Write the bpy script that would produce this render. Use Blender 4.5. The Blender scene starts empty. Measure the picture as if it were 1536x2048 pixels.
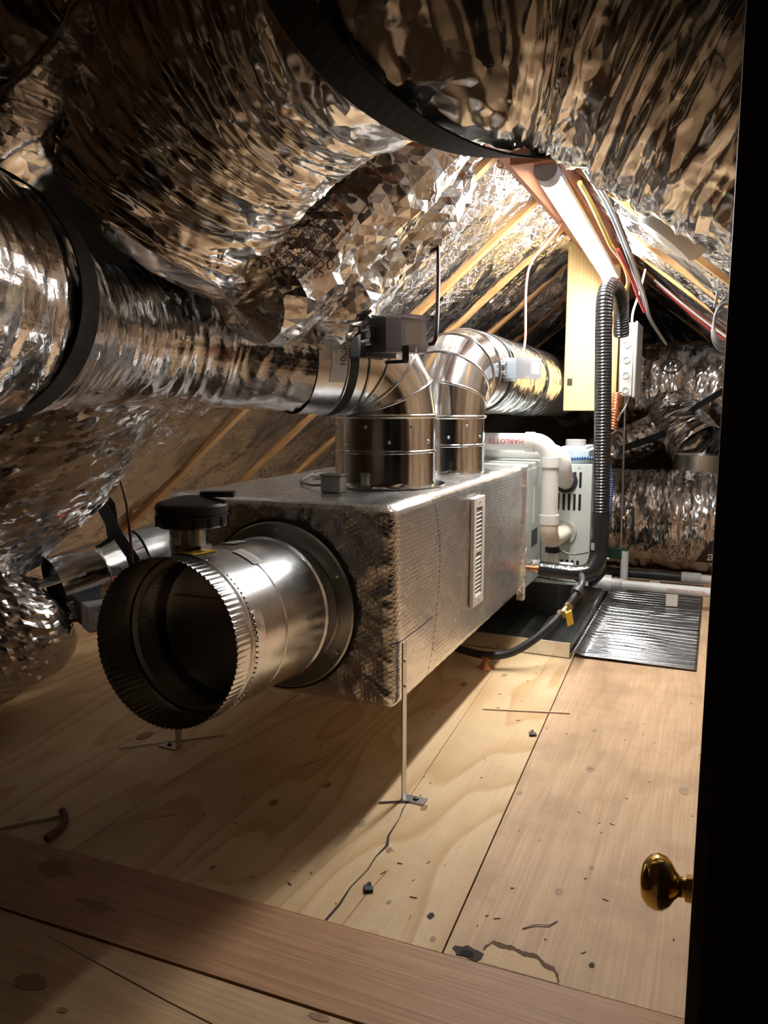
import bpy, math, random
import numpy as np
from mathutils import Vector, Matrix
random.seed(7)
rng = np.random.default_rng(7)
SC = bpy.context.scene
COL = SC.collection

# ------------------------------------------------------------------ camera
CAM_TH, CAM_P, CAM_H = math.radians(23.4), math.radians(8.0), 1.0
cam = bpy.data.cameras.new('camera')
cam.sensor_fit = 'VERTICAL'; cam.sensor_height = 36.0
cam.lens = 36.0 * 1536.0 / 2048.0
cam.clip_start = 0.02
camo = bpy.data.objects.new('camera', cam); COL.objects.link(camo)
camo.location = (0, 0, CAM_H)
camo.rotation_euler = (math.pi / 2 - CAM_P, 0, CAM_TH)
SC.camera = camo

# ------------------------------------------------------------------ world, exposure
w = bpy.data.worlds.new('world'); SC.world = w; w.use_nodes = True
w.node_tree.nodes['Background'].inputs[0].default_value = (1.0, .8, .62, 1)
w.node_tree.nodes['Background'].inputs[1].default_value = 0.004
SC.view_settings.view_transform = 'Standard'
SC.view_settings.look = 'None'
SC.view_settings.gamma = 1.0
SC.view_settings.use_curve_mapping = False
SC.view_settings.exposure = 0.0
TUBE_STRENGTH = 165.0            # the LED batten under the ridge is the only lamp of the place

# ------------------------------------------------------------------ materials
MATS = {}
def nt(name):
    m = bpy.data.materials.new(name); m.use_nodes = True
    t = m.node_tree; b = t.nodes['Principled BSDF']
    MATS[name] = m
    return m, t, b
def node(t, typ, **kw):
    n = t.nodes.new(typ)
    for k, v in kw.items():
        if k.startswith('i_'):
            key = k[2:]
            key = int(key) if key.isdigit() else key
            n.inputs[key].default_value = v
        else: setattr(n, k, v)
    return n
def plain(name, col, rough=.5, metal=0., bump=0., bscale=200., spec=.5, coat=0., var=.12):
    m, t, b = nt(name)
    b.inputs['Metallic'].default_value = metal
    b.inputs['Roughness'].default_value = rough
    b.inputs['Specular IOR Level'].default_value = spec
    b.inputs['Coat Weight'].default_value = coat
    tc = node(t, 'ShaderNodeTexCoord')
    nz = node(t, 'ShaderNodeTexNoise', i_Scale=bscale * .12, i_Detail=4.)
    t.links.new(tc.outputs['Object'], nz.inputs['Vector'])
    mx = node(t, 'ShaderNodeMix', data_type='RGBA')
    mx.inputs[6].default_value = (*[c * (1 - var) for c in col], 1)
    mx.inputs[7].default_value = (*[min(1, c * (1 + var)) for c in col], 1)
    t.links.new(nz.outputs[0], mx.inputs[0]); t.links.new(mx.outputs[2], b.inputs['Base Color'])
    if bump:
        n2 = node(t, 'ShaderNodeTexNoise', i_Scale=bscale, i_Detail=3.)
        t.links.new(tc.outputs['Object'], n2.inputs['Vector'])
        bp = node(t, 'ShaderNodeBump', i_Strength=bump, i_Distance=.002)
        t.links.new(n2.outputs[0], bp.inputs['Height']); t.links.new(bp.outputs[0], b.inputs['Normal'])
    return m
def vmath(t, op, a, b_=None):
    n = node(t, 'ShaderNodeVectorMath', operation=op)
    t.links.new(a, n.inputs[0])
    if b_ is not None:
        if isinstance(b_, tuple): n.inputs[1].default_value = b_
        else: t.links.new(b_, n.inputs[1])
    return n.outputs['Value'] if op in ('DOT_PRODUCT', 'LENGTH') else n.outputs['Vector']
def smath(t, op, a, b_=None, c=None):
    n = node(t, 'ShaderNodeMath', operation=op)
    for i, x in enumerate((a, b_, c)):
        if x is None: continue
        if isinstance(x, (int, float)): n.inputs[i].default_value = x
        else: t.links.new(x, n.inputs[i])
    return n.outputs[0]
def facet(t, vec, scale, amp):
    """height field of crumpled facets: every Voronoi cell is a tilted plane"""
    v = node(t, 'ShaderNodeTexVoronoi', i_Scale=scale)
    t.links.new(vec, v.inputs['Vector'])
    d = vmath(t, 'SUBTRACT', vec, v.outputs['Position'])
    c = vmath(t, 'SUBTRACT', v.outputs['Color'], (.5, .5, .5))
    return smath(t, 'MULTIPLY', vmath(t, 'DOT_PRODUCT', d, c), amp)
def foil(name, base=(.86, .86, .87), rough=.2, f1=(26., .55), f2=(75., .5), stretch=None, scrim=0., scrim_per=.009, lines=None, dist=1., aniso=None):
    m, t, b = nt(name)
    b.inputs['Metallic'].default_value = 1.
    tc = node(t, 'ShaderNodeTexCoord')
    src = tc.outputs['UV'] if stretch else tc.outputs['Object']
    vec = src
    if stretch:
        mp = node(t, 'ShaderNodeMapping'); mp.inputs['Scale'].default_value = stretch
        t.links.new(src, mp.inputs['Vector']); vec = mp.outputs[0]
    wn = node(t, 'ShaderNodeTexNoise', i_Scale=9., i_Detail=2.)
    t.links.new(vec, wn.inputs['Vector'])
    ws = node(t, 'ShaderNodeVectorMath', operation='SCALE'); ws.inputs['Scale'].default_value = .06
    t.links.new(wn.outputs['Color'], ws.inputs[0])
    wv = vmath(t, 'ADD', vec, ws.outputs[0])
    h = None
    for sc_, am in (f1, f2):
        if am <= 0: continue
        k = facet(t, wv, sc_, am)
        h = k if h is None else smath(t, 'ADD', h, k)
    if scrim:
        uv = tc.outputs['UV']
        acc = None
        for ang in (.55, -.55, math.pi / 2):
            mp = node(t, 'ShaderNodeMapping'); mp.inputs['Rotation'].default_value = (0, 0, ang)
            t.links.new(uv, mp.inputs['Vector'])
            wt = node(t, 'ShaderNodeTexWave', i_Scale=.314 / scrim_per, i_Distortion=.6)
            wt.inputs['Detail Scale'].default_value = .3
            t.links.new(mp.outputs[0], wt.inputs['Vector'])
            p = smath(t, 'POWER', wt.outputs['Fac'], 5.)
            acc = p if acc is None else smath(t, 'MAXIMUM', acc, p)
        s = smath(t, 'MULTIPLY', acc, scrim * .001)
        h = s if h is None else smath(t, 'ADD', h, s)
    bp = node(t, 'ShaderNodeBump', i_Strength=1., i_Distance=dist)
    if h is not None:
        t.links.new(h, bp.inputs['Height']); t.links.new(bp.outputs[0], b.inputs['Normal'])
    rn = node(t, 'ShaderNodeTexNoise', i_Scale=14., i_Detail=3.)
    t.links.new(tc.outputs['Object'], rn.inputs['Vector'])
    mr = node(t, 'ShaderNodeMapRange'); mr.inputs[3].default_value = rough * .75; mr.inputs[4].default_value = rough * 1.4
    t.links.new(rn.outputs[0], mr.inputs[0]); t.links.new(mr.outputs[0], b.inputs['Roughness'])
    b.inputs['Base Color'].default_value = (*base, 1)
    if lines:                              # printed ink lines on the facing: (axis of line, position, half width, colour)
        sp = node(t, 'ShaderNodeSeparateXYZ'); t.links.new(tc.outputs['Object'], sp.inputs[0])
        prev = None
        for fn, colr in lines:
            mask = fn(t, sp)
            mx = node(t, 'ShaderNodeMix', data_type='RGBA')
            if prev is None: mx.inputs[6].default_value = (*base, 1)
            else: t.links.new(prev, mx.inputs[6])
            mx.inputs[7].default_value = (*colr, 1)
            t.links.new(mask, mx.inputs[0]); prev = mx.outputs[2]
        t.links.new(prev, b.inputs['Base Color'])
    return m
def galv(name, base=(.72, .74, .76), rough=.24, spangle=.06, bump=.0):
    m, t, b = nt(name)
    b.inputs['Metallic'].default_value = 1.
    tc = node(t, 'ShaderNodeTexCoord')
    v = node(t, 'ShaderNodeTexVoronoi', i_Scale=90.); t.links.new(tc.outputs['Object'], v.inputs['Vector'])
    n2 = node(t, 'ShaderNodeTexNoise', i_Scale=7., i_Detail=5.); t.links.new(tc.outputs['Object'], n2.inputs['Vector'])
    mx = node(t, 'ShaderNodeMix', data_type='RGBA')
    mx.inputs[6].default_value = (*[c * (1 - 2 * spangle) for c in base], 1); mx.inputs[7].default_value = (*[min(1, c * (1 + spangle)) for c in base], 1)
    sp = node(t, 'ShaderNodeSeparateColor'); t.links.new(v.outputs['Color'], sp.inputs[0])
    a = smath(t, 'MULTIPLY_ADD', sp.outputs[0], .5, smath(t, 'MULTIPLY', n2.outputs[0], .5))
    t.links.new(a, mx.inputs[0]); t.links.new(mx.outputs[2], b.inputs['Base Color'])
    mr = node(t, 'ShaderNodeMapRange'); mr.inputs[3].default_value = rough * .7; mr.inputs[4].default_value = rough * 1.4
    t.links.new(n2.outputs[0], mr.inputs[0]); t.links.new(mr.outputs[0], b.inputs['Roughness'])
    n3 = node(t, 'ShaderNodeTexNoise', i_Scale=10., i_Detail=2.); t.links.new(tc.outputs['Object'], n3.inputs['Vector'])
    bp = node(t, 'ShaderNodeBump', i_Strength=.35 + bump, i_Distance=.006)
    t.links.new(n3.outputs[0], bp.inputs['Height']); t.links.new(bp.outputs[0], b.inputs['Normal'])
    return m
def wood(name, c1, c2, c3, along='Y', ring=7., ringscale=2.2, fine=.5, rough=.6, bump=.25, stretch=.16, rowoff=0., mottled=.3, across=9.):
    """plywood / timber: cathedral growth rings, fibres and mottling, along one axis"""
    m, t, b = nt(name)
    tc = node(t, 'ShaderNodeTexCoord')
    mp = node(t, 'ShaderNodeMapping')
    sx = {'X': (stretch, 1, 1), 'Y': (1, stretch, 1), 'Z': (1, 1, stretch)}[along]
    mp.inputs['Scale'].default_value = sx; mp.inputs['Location'].default_value = (rowoff, rowoff * .37, rowoff * .71)
    t.links.new(tc.outputs['Object'], mp.inputs['Vector'])
    big = node(t, 'ShaderNodeTexNoise', i_Scale=ringscale, i_Detail=2.5, i_Roughness=.45)
    t.links.new(mp.outputs[0], big.inputs['Vector'])
    sxyz = node(t, 'ShaderNodeSeparateXYZ'); t.links.new(tc.outputs['Object'], sxyz.inputs[0])
    r = smath(t, 'MULTIPLY_ADD', sxyz.outputs[{'X': 1, 'Y': 0, 'Z': 0}[along]], across, smath(t, 'MULTIPLY', big.outputs[0], ring))
    fr = smath(t, 'FRACT', r)
    tri = smath(t, 'PINGPONG', r, .5)
    rr = node(t, 'ShaderNodeValToRGB')
    rr.color_ramp.elements[0].position = .0; rr.color_ramp.elements[0].color = (*c1, 1)
    rr.color_ramp.elements[1].position = 1.; rr.color_ramp.elements[1].color = (*c2, 1)
    e = rr.color_ramp.elements.new(.62); e.color = (*[(a + b_) / 2 for a, b_ in zip(c1, c2)], 1)
    tt = smath(t, 'MULTIPLY', smath(t, 'MULTIPLY', smath(t, 'POWER', fr, 2.2), smath(t, 'SUBTRACT', 1., smath(t, 'POWER', fr, 14.))), 1.15)
    t.links.new(tt, rr.inputs[0])
    mp2 = node(t, 'ShaderNodeMapping')
    s2 = {'X': (.02, 1, 1), 'Y': (1, .02, 1), 'Z': (1, 1, .02)}[along]
    mp2.inputs['Scale'].default_value = s2
    t.links.new(tc.outputs['Object'], mp2.inputs['Vector'])
    fib = node(t, 'ShaderNodeTexNoise', i_Scale=170., i_Detail=4., i_Roughness=.6)
    t.links.new(mp2.outputs[0], fib.inputs['Vector'])
    mot = node(t, 'ShaderNodeTexNoise', i_Scale=4.5, i_Detail=6., i_Roughness=.65)
    t.links.new(tc.outputs['Object'], mot.inputs['Vector'])
    fm = node(t, 'ShaderNodeMapRange'); fm.inputs[1].default_value = .38; fm.inputs[2].default_value = .68
    t.links.new(fib.outputs[0], fm.inputs[0])
    mx = node(t, 'ShaderNodeMix', data_type='RGBA', blend_type='MIX')
    t.links.new(smath(t, 'MULTIPLY', fm.outputs[0], fine), mx.inputs[0])
    t.links.new(rr.outputs[0], mx.inputs[6]); mx.inputs[7].default_value = (*c3, 1)
    m2 = node(t, 'ShaderNodeMix', data_type='RGBA')
    mm = node(t, 'ShaderNodeMapRange'); mm.inputs[1].default_value = .45; mm.inputs[2].default_value = .75; mm.inputs[4].default_value = mottled
    t.links.new(mot.outputs[0], mm.inputs[0]); t.links.new(mm.outputs[0], m2.inputs[0])
    t.links.new(mx.outputs[2], m2.inputs[6]); m2.inputs[7].default_value = (*[c * .62 for c in c2], 1)
    t.links.new(m2.outputs[2], b.inputs['Base Color'])
    b.inputs['Roughness'].default_value = rough
    b.inputs['Specular IOR Level'].default_value = .3
    bp = node(t, 'ShaderNodeBump', i_Strength=bump, i_Distance=.002)
    t.links.new(smath(t, 'ADD', fib.outputs[0], smath(t, 'MULTIPLY', fr, .25)), bp.inputs['Height']); t.links.new(bp.outputs[0], b.inputs['Normal'])
    return m
def ribbed(name, col, per, axis_uv=0, rough=.35, depth=.003, metal=0., col2=None):
    m, t, b = nt(name)
    b.inputs['Metallic'].default_value = metal; b.inputs['Roughness'].default_value = rough
    tc = node(t, 'ShaderNodeTexCoord'); sp = node(t, 'ShaderNodeSeparateXYZ'); t.links.new(tc.outputs['UV'], sp.inputs[0])
    s = smath(t, 'SINE', smath(t, 'MULTIPLY', sp.outputs[axis_uv], 2 * math.pi / per))
    bp = node(t, 'ShaderNodeBump', i_Strength=1., i_Distance=depth); t.links.new(s, bp.inputs['Height']); t.links.new(bp.outputs[0], b.inputs['Normal'])
    b.inputs['Base Color'].default_value = (*col, 1)
    if col2:
        mx = node(t, 'ShaderNodeMix', data_type='RGBA'); mx.inputs[6].default_value = (*col, 1); mx.inputs[7].default_value = (*col2, 1)
        t.links.new(smath(t, 'GREATER_THAN', s, .55), mx.inputs[0]); t.links.new(mx.outputs[2], b.inputs['Base Color'])
    return m

FOIL_NEAR = foil('crumpled_foil', f1=(22., .2), f2=(60., .2), rough=.17, base=(.84, .83, .82))
FOIL_PLEAT = foil('pleated_foil', f1=(8., .34), f2=(26., .34), rough=.17, base=(.9, .89, .87), stretch=(1.35, .6, 1))
FOIL_SCRIM = foil('scrim_foil', f1=(9., .14), f2=(60., .03), rough=.17, scrim=.16, scrim_per=.013)
FOIL_ROOF = foil('roof_foil', base=(.78, .78, .79), f1=(7., .5), f2=(30., .4), rough=.2, scrim=1.3, scrim_per=.028)
FOIL_FAR = foil('far_foil', f1=(13., .6), f2=(40., .6), rough=.2, base=(.8, .8, .81), stretch=(1.6, .6, 1))
def red_line(t, sp):
    # vertical dotted line on the right face of the plenum, leaning a little
    z = sp.outputs[2]; y = sp.outputs[1]
    c = smath(t, 'MULTIPLY_ADD', smath(t, 'POWER', smath(t, 'ABSOLUTE', smath(t, 'SUBTRACT', z, .04)), 2.), -1.3, -.35)
    d = smath(t, 'ABSOLUTE', smath(t, 'SUBTRACT', y, c))
    dash = smath(t, 'GREATER_THAN', smath(t, 'SINE', smath(t, 'MULTIPLY', z, 420.)), -.45)
    side = smath(t, 'GREATER_THAN', sp.outputs[0], .33)
    return smath(t, 'MULTIPLY', smath(t, 'MULTIPLY', smath(t, 'LESS_THAN', d, .0045), dash), smath(t, 'MULTIPLY', side, .9))
def blue_line(t, sp):
    d = smath(t, 'ABSOLUTE', smath(t, 'SUBTRACT', sp.outputs[2], -.085))
    a = smath(t, 'MULTIPLY', smath(t, 'LESS_THAN', sp.outputs[1], -.40), smath(t, 'GREATER_THAN', sp.outputs[0], .33))
    return smath(t, 'MULTIPLY', smath(t, 'MULTIPLY', smath(t, 'LESS_THAN', d, .0022), a), .8)
FOIL_BOX = foil('plenum_foil', f1=(16., 0.), f2=(55., 0.), rough=.24, scrim=.5, scrim_per=.0115,
                lines=((red_line, (.45, .04, .05)), (blue_line, (.08, .09, .4))))
FOIL_FLOOR = ribbed('bubble_foil', (.36, .37, .38), .012, 1, rough=.24, depth=.0012, metal=1.)
FOIL_TAPE = foil('foil_tape', f1=(30., .2), f2=(90., .25), rough=.28, scrim=.5, scrim_per=.02)
GALV = galv('galvanized_steel')
GALV_BRIGHT = galv('bright_galvanized', base=(.8, .82, .84), rough=.13, spangle=.04)
GALV_DULL = galv('dull_galvanized', base=(.6, .61, .6), rough=.32, spangle=.1)
PLY = wood('plywood_light', (.68, .505, .30), (.47, .265, .10), (.47, .31, .165), 'Y', ring=15., ringscale=2.4, fine=.35, rough=.55, stretch=.22, across=6.)
PLY2 = wood('plywood_red', (.62, .43, .27), (.52, .34, .20), (.42, .26, .14), 'Y', ring=6., ringscale=3.2, fine=.6, rough=.6, stretch=.25, rowoff=5., mottled=.75, across=14.)
BOARD = wood('fir_board', (.50, .29, .165), (.42, .225, .12), (.30, .15, .075), 'X', ring=3., ringscale=4., fine=.7, rough=.55, stretch=.12, rowoff=2., mottled=.4, across=30.)
PLY3 = wood('plywood_front', (.58, .39, .23), (.46, .29, .15), (.38, .23, .12), 'X', ring=7., ringscale=3., fine=.5, rough=.6, stretch=.2, rowoff=9., mottled=.45)
RAFTER = wood('rafter_fir', (.62, .36, .15), (.48, .25, .09), (.42, .2, .07), 'X', ring=4., ringscale=5., fine=.5, rough=.6, stretch=.1)
RIDGE = wood('ridge_fir', (.36, .15, .075), (.26, .1, .05), (.2, .075, .04), 'Y', ring=4., ringscale=5., fine=.5, rough=.6, stretch=.1)
PINE = wood('pine_plank', (.74, .56, .27), (.6, .4, .15), (.55, .36, .14), 'Z', ring=2., ringscale=2.2, fine=.4, rough=.55, stretch=.06, mottled=.1, across=55.)
OSB = wood('ply_edge', (.52, .3, .12), (.4, .21, .08), (.3, .15, .06), 'Z', ring=6., ringscale=6., rough=.6, stretch=.1)
DARKWOOD = plain('dark_wood', (.05, .032, .022), .7, bump=.2, bscale=60)
ROOM = plain('dim_room', (.38, .29, .21), .8)
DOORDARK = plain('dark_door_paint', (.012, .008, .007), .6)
KNOT = plain('knot_wood', (.28, .15, .075), .6, var=.4, bscale=900)
KNOT_GREY = plain('knot_grey', (.36, .25, .16), .7, var=.4, bscale=900)
CRACK = plain('dark_crack', (.03, .017, .01), .8)
TORN = plain('torn_ply', (.66, .47, .28), .75, bump=.6, bscale=120)
TORNDARK = plain('torn_edge', (.14, .075, .04), .85, bump=.8, bscale=150)
BLACK = plain('black_plastic', (.012, .012, .013), .4)
WEB = ribbed('black_webbing', (.007, .007, .008), .0022, 1, rough=.6, depth=.0003)
RUB = plain('black_foam', (.014, .014, .015), .5, bump=.3, bscale=80)
SHINYBLK = plain('black_tape', (.015, .015, .016), .16, bump=.8, bscale=70)
CHAR = plain('charcoal_plastic', (.04, .04, .043), .45)
GREYP = plain('grey_plastic', (.36, .35, .33), .5)
LGREY = plain('pale_grey_plastic', (.42, .42, .41), .4)
WHITEP = plain('white_pvc', (.66, .65, .63), .3, var=.03)
CREAM = plain('cream_pvc', (.7, .66, .56), .35, var=.05)
WHITEM = plain('white_enamel', (.78, .76, .72), .35, var=.03)
CAB = plain('furnace_paint', (.46, .49, .47), .38, var=.05)
CABBL = plain('blue_grey_metal', (.42, .5, .56), .35)
SLOT = plain('slot_black', (.005, .005, .005), .9)
PAPER = plain('label_paper', (.72, .71, .69), .6, var=.03)
YELLOW = plain('yellow_plastic', (.75, .52, .04), .45)
YCABLE = plain('yellow_cable', (.62, .42, .05), .45)
BLUEC = plain('blue_cable', (.06, .16, .5), .4)
LBLUE = plain('light_blue_cable', (.35, .5, .66), .4)
REDC = plain('red_cable', (.55, .05, .05), .45)
WCABLE = plain('white_cable', (.62, .6, .57), .45)
GCABLE = plain('grey_cable', (.17, .17, .17), .4)
BCABLE = plain('brown_wire', (.075, .02, .012), .45)
PINKW = plain('salmon_wire', (.5, .2, .16), .45)
COPPER = plain('copper', (.72, .32, .17), .3, metal=1.)
BRASS = plain('brass', (.82, .56, .17), .1, metal=1., var=.05)
VBRASS = plain('valve_brass', (.55, .42, .25), .35, metal=1.)
STEEL = plain('steel', (.55, .55, .55), .3, metal=1.)
GREENS = plain('green_channel', (.012, .05, .03), .45)
INK = plain('black_ink', (.035, .02, .02), .5)
REDINK = plain('red_ink', (.5, .06, .06), .5)
MAROON = plain('maroon_ink', (.12, .035, .035), .5)
ORANGE = plain('orange_nut', (.6, .18, .05), .45)
CONDUIT = ribbed('black_corrugated', (.01, .01, .011), .0125, 0, rough=.2, depth=.004)
BLUECOR = ribbed('blue_corrugated', (.01, .03, .1), .011, 0, rough=.35, depth=.002, col2=(.12, .25, .5))
m, t, b = nt('led_diffuser')
b.inputs['Base Color'].default_value = (.9, .9, .9, 1)
b.inputs['Emission Color'].default_value = (1., .97, .92, 1); b.inputs['Emission Strength'].default_value = TUBE_STRENGTH
LED = m
m, t, b = nt('clear_plastic')
b.inputs['Base Color'].default_value = (.86, .84, .92, 1); b.inputs['Roughness'].default_value = .08
b.inputs['Transmission Weight'].default_value = .6; b.inputs['IOR'].default_value = 1.3
CLEAR = m
m, t, b = nt('red_indicator')
b.inputs['Emission Color'].default_value = (1, .02, .05, 1); b.inputs['Emission Strength'].default_value = 4
REDLED = m

# ------------------------------------------------------------------ building helpers
WL = {}                      # world location of every parent, by object name
def link_mesh(name, V, Fs, mat, origin=(0, 0, 0), parent=None, smooth=False, UV=None):
    me = bpy.data.meshes.new(name)
    V = np.asarray(V, dtype=np.float64) - np.asarray(origin)
    if isinstance(Fs, np.ndarray):
        n, k = Fs.shape
        me.vertices.add(len(V)); me.vertices.foreach_set('co', V.astype(np.float32).ravel())
        me.loops.add(n * k); me.loops.foreach_set('vertex_index', Fs.astype(np.int32).ravel())
        me.polygons.add(n); me.polygons.foreach_set('loop_start', np.arange(0, n * k, k, dtype=np.int32))
        me.update(calc_edges=True)
    else:
        me.from_pydata([tuple(v) for v in V], [], Fs)
    if UV is not None:
        uvl = me.uv_layers.new(name='UVMap')
        idx = np.empty(len(me.loops), dtype=np.int32); me.loops.foreach_get('vertex_index', idx)
        uvl.data.foreach_set('uv', np.asarray(UV, dtype=np.float32)[idx].ravel())
    me.polygons.foreach_set('use_smooth', np.full(len(me.polygons), smooth, dtype=bool))
    me.validate()
    me.materials.append(mat)
    o = bpy.data.objects.new(name, me); COL.objects.link(o)
    if parent is not None:
        o.parent = parent; WL[o.name] = WL[parent.name]
    else:
        o.location = origin; WL[o.name] = tuple(origin)
    return o
class MB:
    """collects solids that become one mesh"""
    def __init__(s): s.v = []; s.f = []; s.uv = []; s.sm = False
    def add(s, V, F, UV=None):
        k = len(s.v); s.v += [tuple(map(float, p)) for p in V]; s.f += [tuple(int(i) + k for i in f) for f in F]
        s.uv += [tuple(map(float, u)) for u in UV] if UV is not None else [(p[0] + p[1], p[2] + p[1] * .5) for p in s.v[k:]]
        return s
    def box(s, lo, hi, rot=0., piv=None, bev=0.):
        lo, hi = np.array(lo, float), np.array(hi, float)
        if bev:
            c, h = (lo + hi) / 2, (hi - lo) / 2
            V = []
            ids = {}
            F = []
            for sx in (-1, 1):
                for sy in (-1, 1):
                    for sz in (-1, 1):
                        for ax in range(3):
                            p = np.array([sx, sy, sz]) * h
                            q = p.copy()
                            for k in range(3):
                                if k != ax: q[k] -= bev * np.sign(p[k])
                            ids[(sx, sy, sz, ax)] = len(V); V.append(c + q)
            for ax in range(3):
                u, v = (ax + 1) % 3, (ax + 2) % 3
                for sg in (-1, 1):
                    q = []
                    for a, b_ in ((-1, -1), (1, -1), (1, 1), (-1, 1)):
                        k = [0, 0, 0]; k[ax] = sg; k[u] = a; k[v] = b_
                        q.append(ids[(*k, ax)])
                    F.append(q if sg > 0 else q[::-1])
            for ax in range(3):
                u, v = (ax + 1) % 3, (ax + 2) % 3
                for a in (-1, 1):
                    for b_ in (-1, 1):
                        k0 = [0, 0, 0]; k0[ax] = -1; k0[u] = a; k0[v] = b_
                        k1 = list(k0); k1[ax] = 1
                        q = [ids[(*k0, u)], ids[(*k1, u)], ids[(*k1, v)], ids[(*k0, v)]]
                        F.append(q if a * b_ < 0 else q[::-1])
            for sx in (-1, 1):
                for sy in (-1, 1):
                    for sz in (-1, 1):
                        q = [ids[(sx, sy, sz, 0)], ids[(sx, sy, sz, 1)], ids[(sx, sy, sz, 2)]]
                        F.append(q if sx * sy * sz > 0 else q[::-1])
            V = np.array(V)
        else:
            V = np.array([(x, y, z) for x in (lo[0], hi[0]) for y in (lo[1], hi[1]) for z in (lo[2], hi[2])])
            F = [(0, 1, 3, 2), (4, 6, 7, 5), (0, 4, 5, 1), (2, 3, 7, 6), (0, 2, 6, 4), (1, 5, 7, 3)]
        if rot:
            piv = np.array(piv if piv is not None else (lo + hi) / 2)
            R = np.array(Matrix.Rotation(rot, 3, 'Z')); V = (V - piv) @ R.T + piv
        return s.add(V, F)
    def obox(s, c, ax, ay, az):
        c, ax, ay, az = map(lambda q: np.array(q, float), (c, ax, ay, az))
        V = [c + i * ax + j * ay + k * az for i in (-1, 1) for j in (-1, 1) for k in (-1, 1)]
        return s.add(V, [(0, 1, 3, 2), (4, 6, 7, 5), (0, 4, 5, 1), (2, 3, 7, 6), (0, 2, 6, 4), (1, 5, 7, 3)])
    def lathe(s, prof, o, ax, n=32, a0=0., a1=2 * math.pi):
        """prof: (radius, height along axis) list"""
        ax = Vector(ax).normalized(); q = ax.to_track_quat('Z', 'Y').to_matrix()
        ex, ey = np.array(q.col[0]), np.array(q.col[1]); ez = np.array(ax); o = np.array(o, float)
        full = abs(a1 - a0 - 2 * math.pi) < 1e-6
        m_ = n if full else n + 1
        V, UV = [], []
        for r, h in prof:
            for k in range(m_):
                a = a0 + (a1 - a0) * k / n
                V.append(o + ez * h + (ex * math.cos(a) + ey * math.sin(a)) * r); UV.append((h, a * max(r, .01)))
        F = []
        for i in range(len(prof) - 1):
            for k in range(n):
                k2 = (k + 1) % m_
                F.append((i * m_ + k, i * m_ + k2, (i + 1) * m_ + k2, (i + 1) * m_ + k))
        return s.add(V, F, UV)
    def cyl(s, p0, p1, r, n=20, r1=None):
        p0, p1 = np.array(p0, float), np.array(p1, float); L = float(np.linalg.norm(p1 - p0)); r1 = r if r1 is None else r1
        return s.lathe([(1e-5, 0), (r, 0), (r1, L), (1e-5, L)], p0, p1 - p0, n)
    def tube(s, pts, r, n=10, step=.01, caps=True, smooth=True):
        P = spline(pts, step) if smooth else np.array(pts, float)
        T, N, B, S = frames(P)
        R = np.full(len(P), r) if np.isscalar(r) else np.interp(S / S[-1], np.linspace(0, 1, len(r)), r)
        a = np.linspace(0, 2 * np.pi, n, endpoint=False)
        V = P[:, None] + R[:, None, None] * (np.cos(a)[None, :, None] * N[:, None] + np.sin(a)[None, :, None] * B[:, None])
        UV = np.stack(np.broadcast_arrays(S[:, None], (a * R.mean())[None]), -1).reshape(-1, 2)
        F = []
        for i in range(len(P) - 1):
            for k in range(n):
                k2 = (k + 1) % n
                F.append((i * n + k, i * n + k2, (i + 1) * n + k2, (i + 1) * n + k))
        if caps: F += [tuple(range(n))[::-1], tuple((len(P) - 1) * n + k for k in range(n))]
        return s.add(V.reshape(-1, 3), F, UV)
    def ribbon(s, pts, W, wid, th, closed=False):
        """strap: centre points, across-direction(s), width, thickness"""
        P = np.array(pts, float); n = len(P)
        Wd = np.array(W, float)
        if Wd.ndim == 1: Wd = np.tile(Wd, (n, 1))
        Wd = Wd / np.linalg.norm(Wd, axis=1)[:, None]
        T = np.gradient(P, axis=0) if not closed else np.roll(P, -1, 0) - np.roll(P, 1, 0)
        N = np.cross(T, Wd); N /= np.linalg.norm(N, axis=1)[:, None]
        S = np.concatenate([[0], np.cumsum(np.linalg.norm(np.diff(P, axis=0), axis=1))])
        ring = [P - Wd * wid / 2 - N * th / 2, P + Wd * wid / 2 - N * th / 2, P + Wd * wid / 2 + N * th / 2, P - Wd * wid / 2 + N * th / 2]
        V = np.stack(ring, 1).reshape(-1, 3)
        UV = np.stack([np.stack([x, S], -1) for x in (np.zeros(n), np.full(n, wid), np.full(n, wid), np.zeros(n))], 1).reshape(-1, 2)
        F = []
        for i in range(n if closed else n - 1):
            j = (i + 1) % n
            for k in range(4):
                k2 = (k + 1) % 4
                F.append((i * 4 + k, j * 4 + k, j * 4 + k2, i * 4 + k2))
        if not closed: F += [(0, 1, 2, 3), (n * 4 - 1, n * 4 - 2, n * 4 - 3, n * 4 - 4)]
        return s.add(V, F, UV)
    def build(s, name, mat, parent=None, origin=None, smooth=None):
        V = np.array(s.v)
        if origin is None:
            origin = WL[parent.name] if parent is not None else ((V[:, 0].min() + V[:, 0].max()) / 2, (V[:, 1].min() + V[:, 1].max()) / 2, V[:, 2].min())
        o = link_mesh(name, V, s.f, mat, origin, parent, False, s.uv)
        if smooth:
            me = o.data; me.polygons.foreach_set('use_smooth', np.ones(len(me.polygons), dtype=bool))
            try: me.set_sharp_from_angle(angle=math.radians(smooth))
            except Exception: pass
        return o
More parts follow.
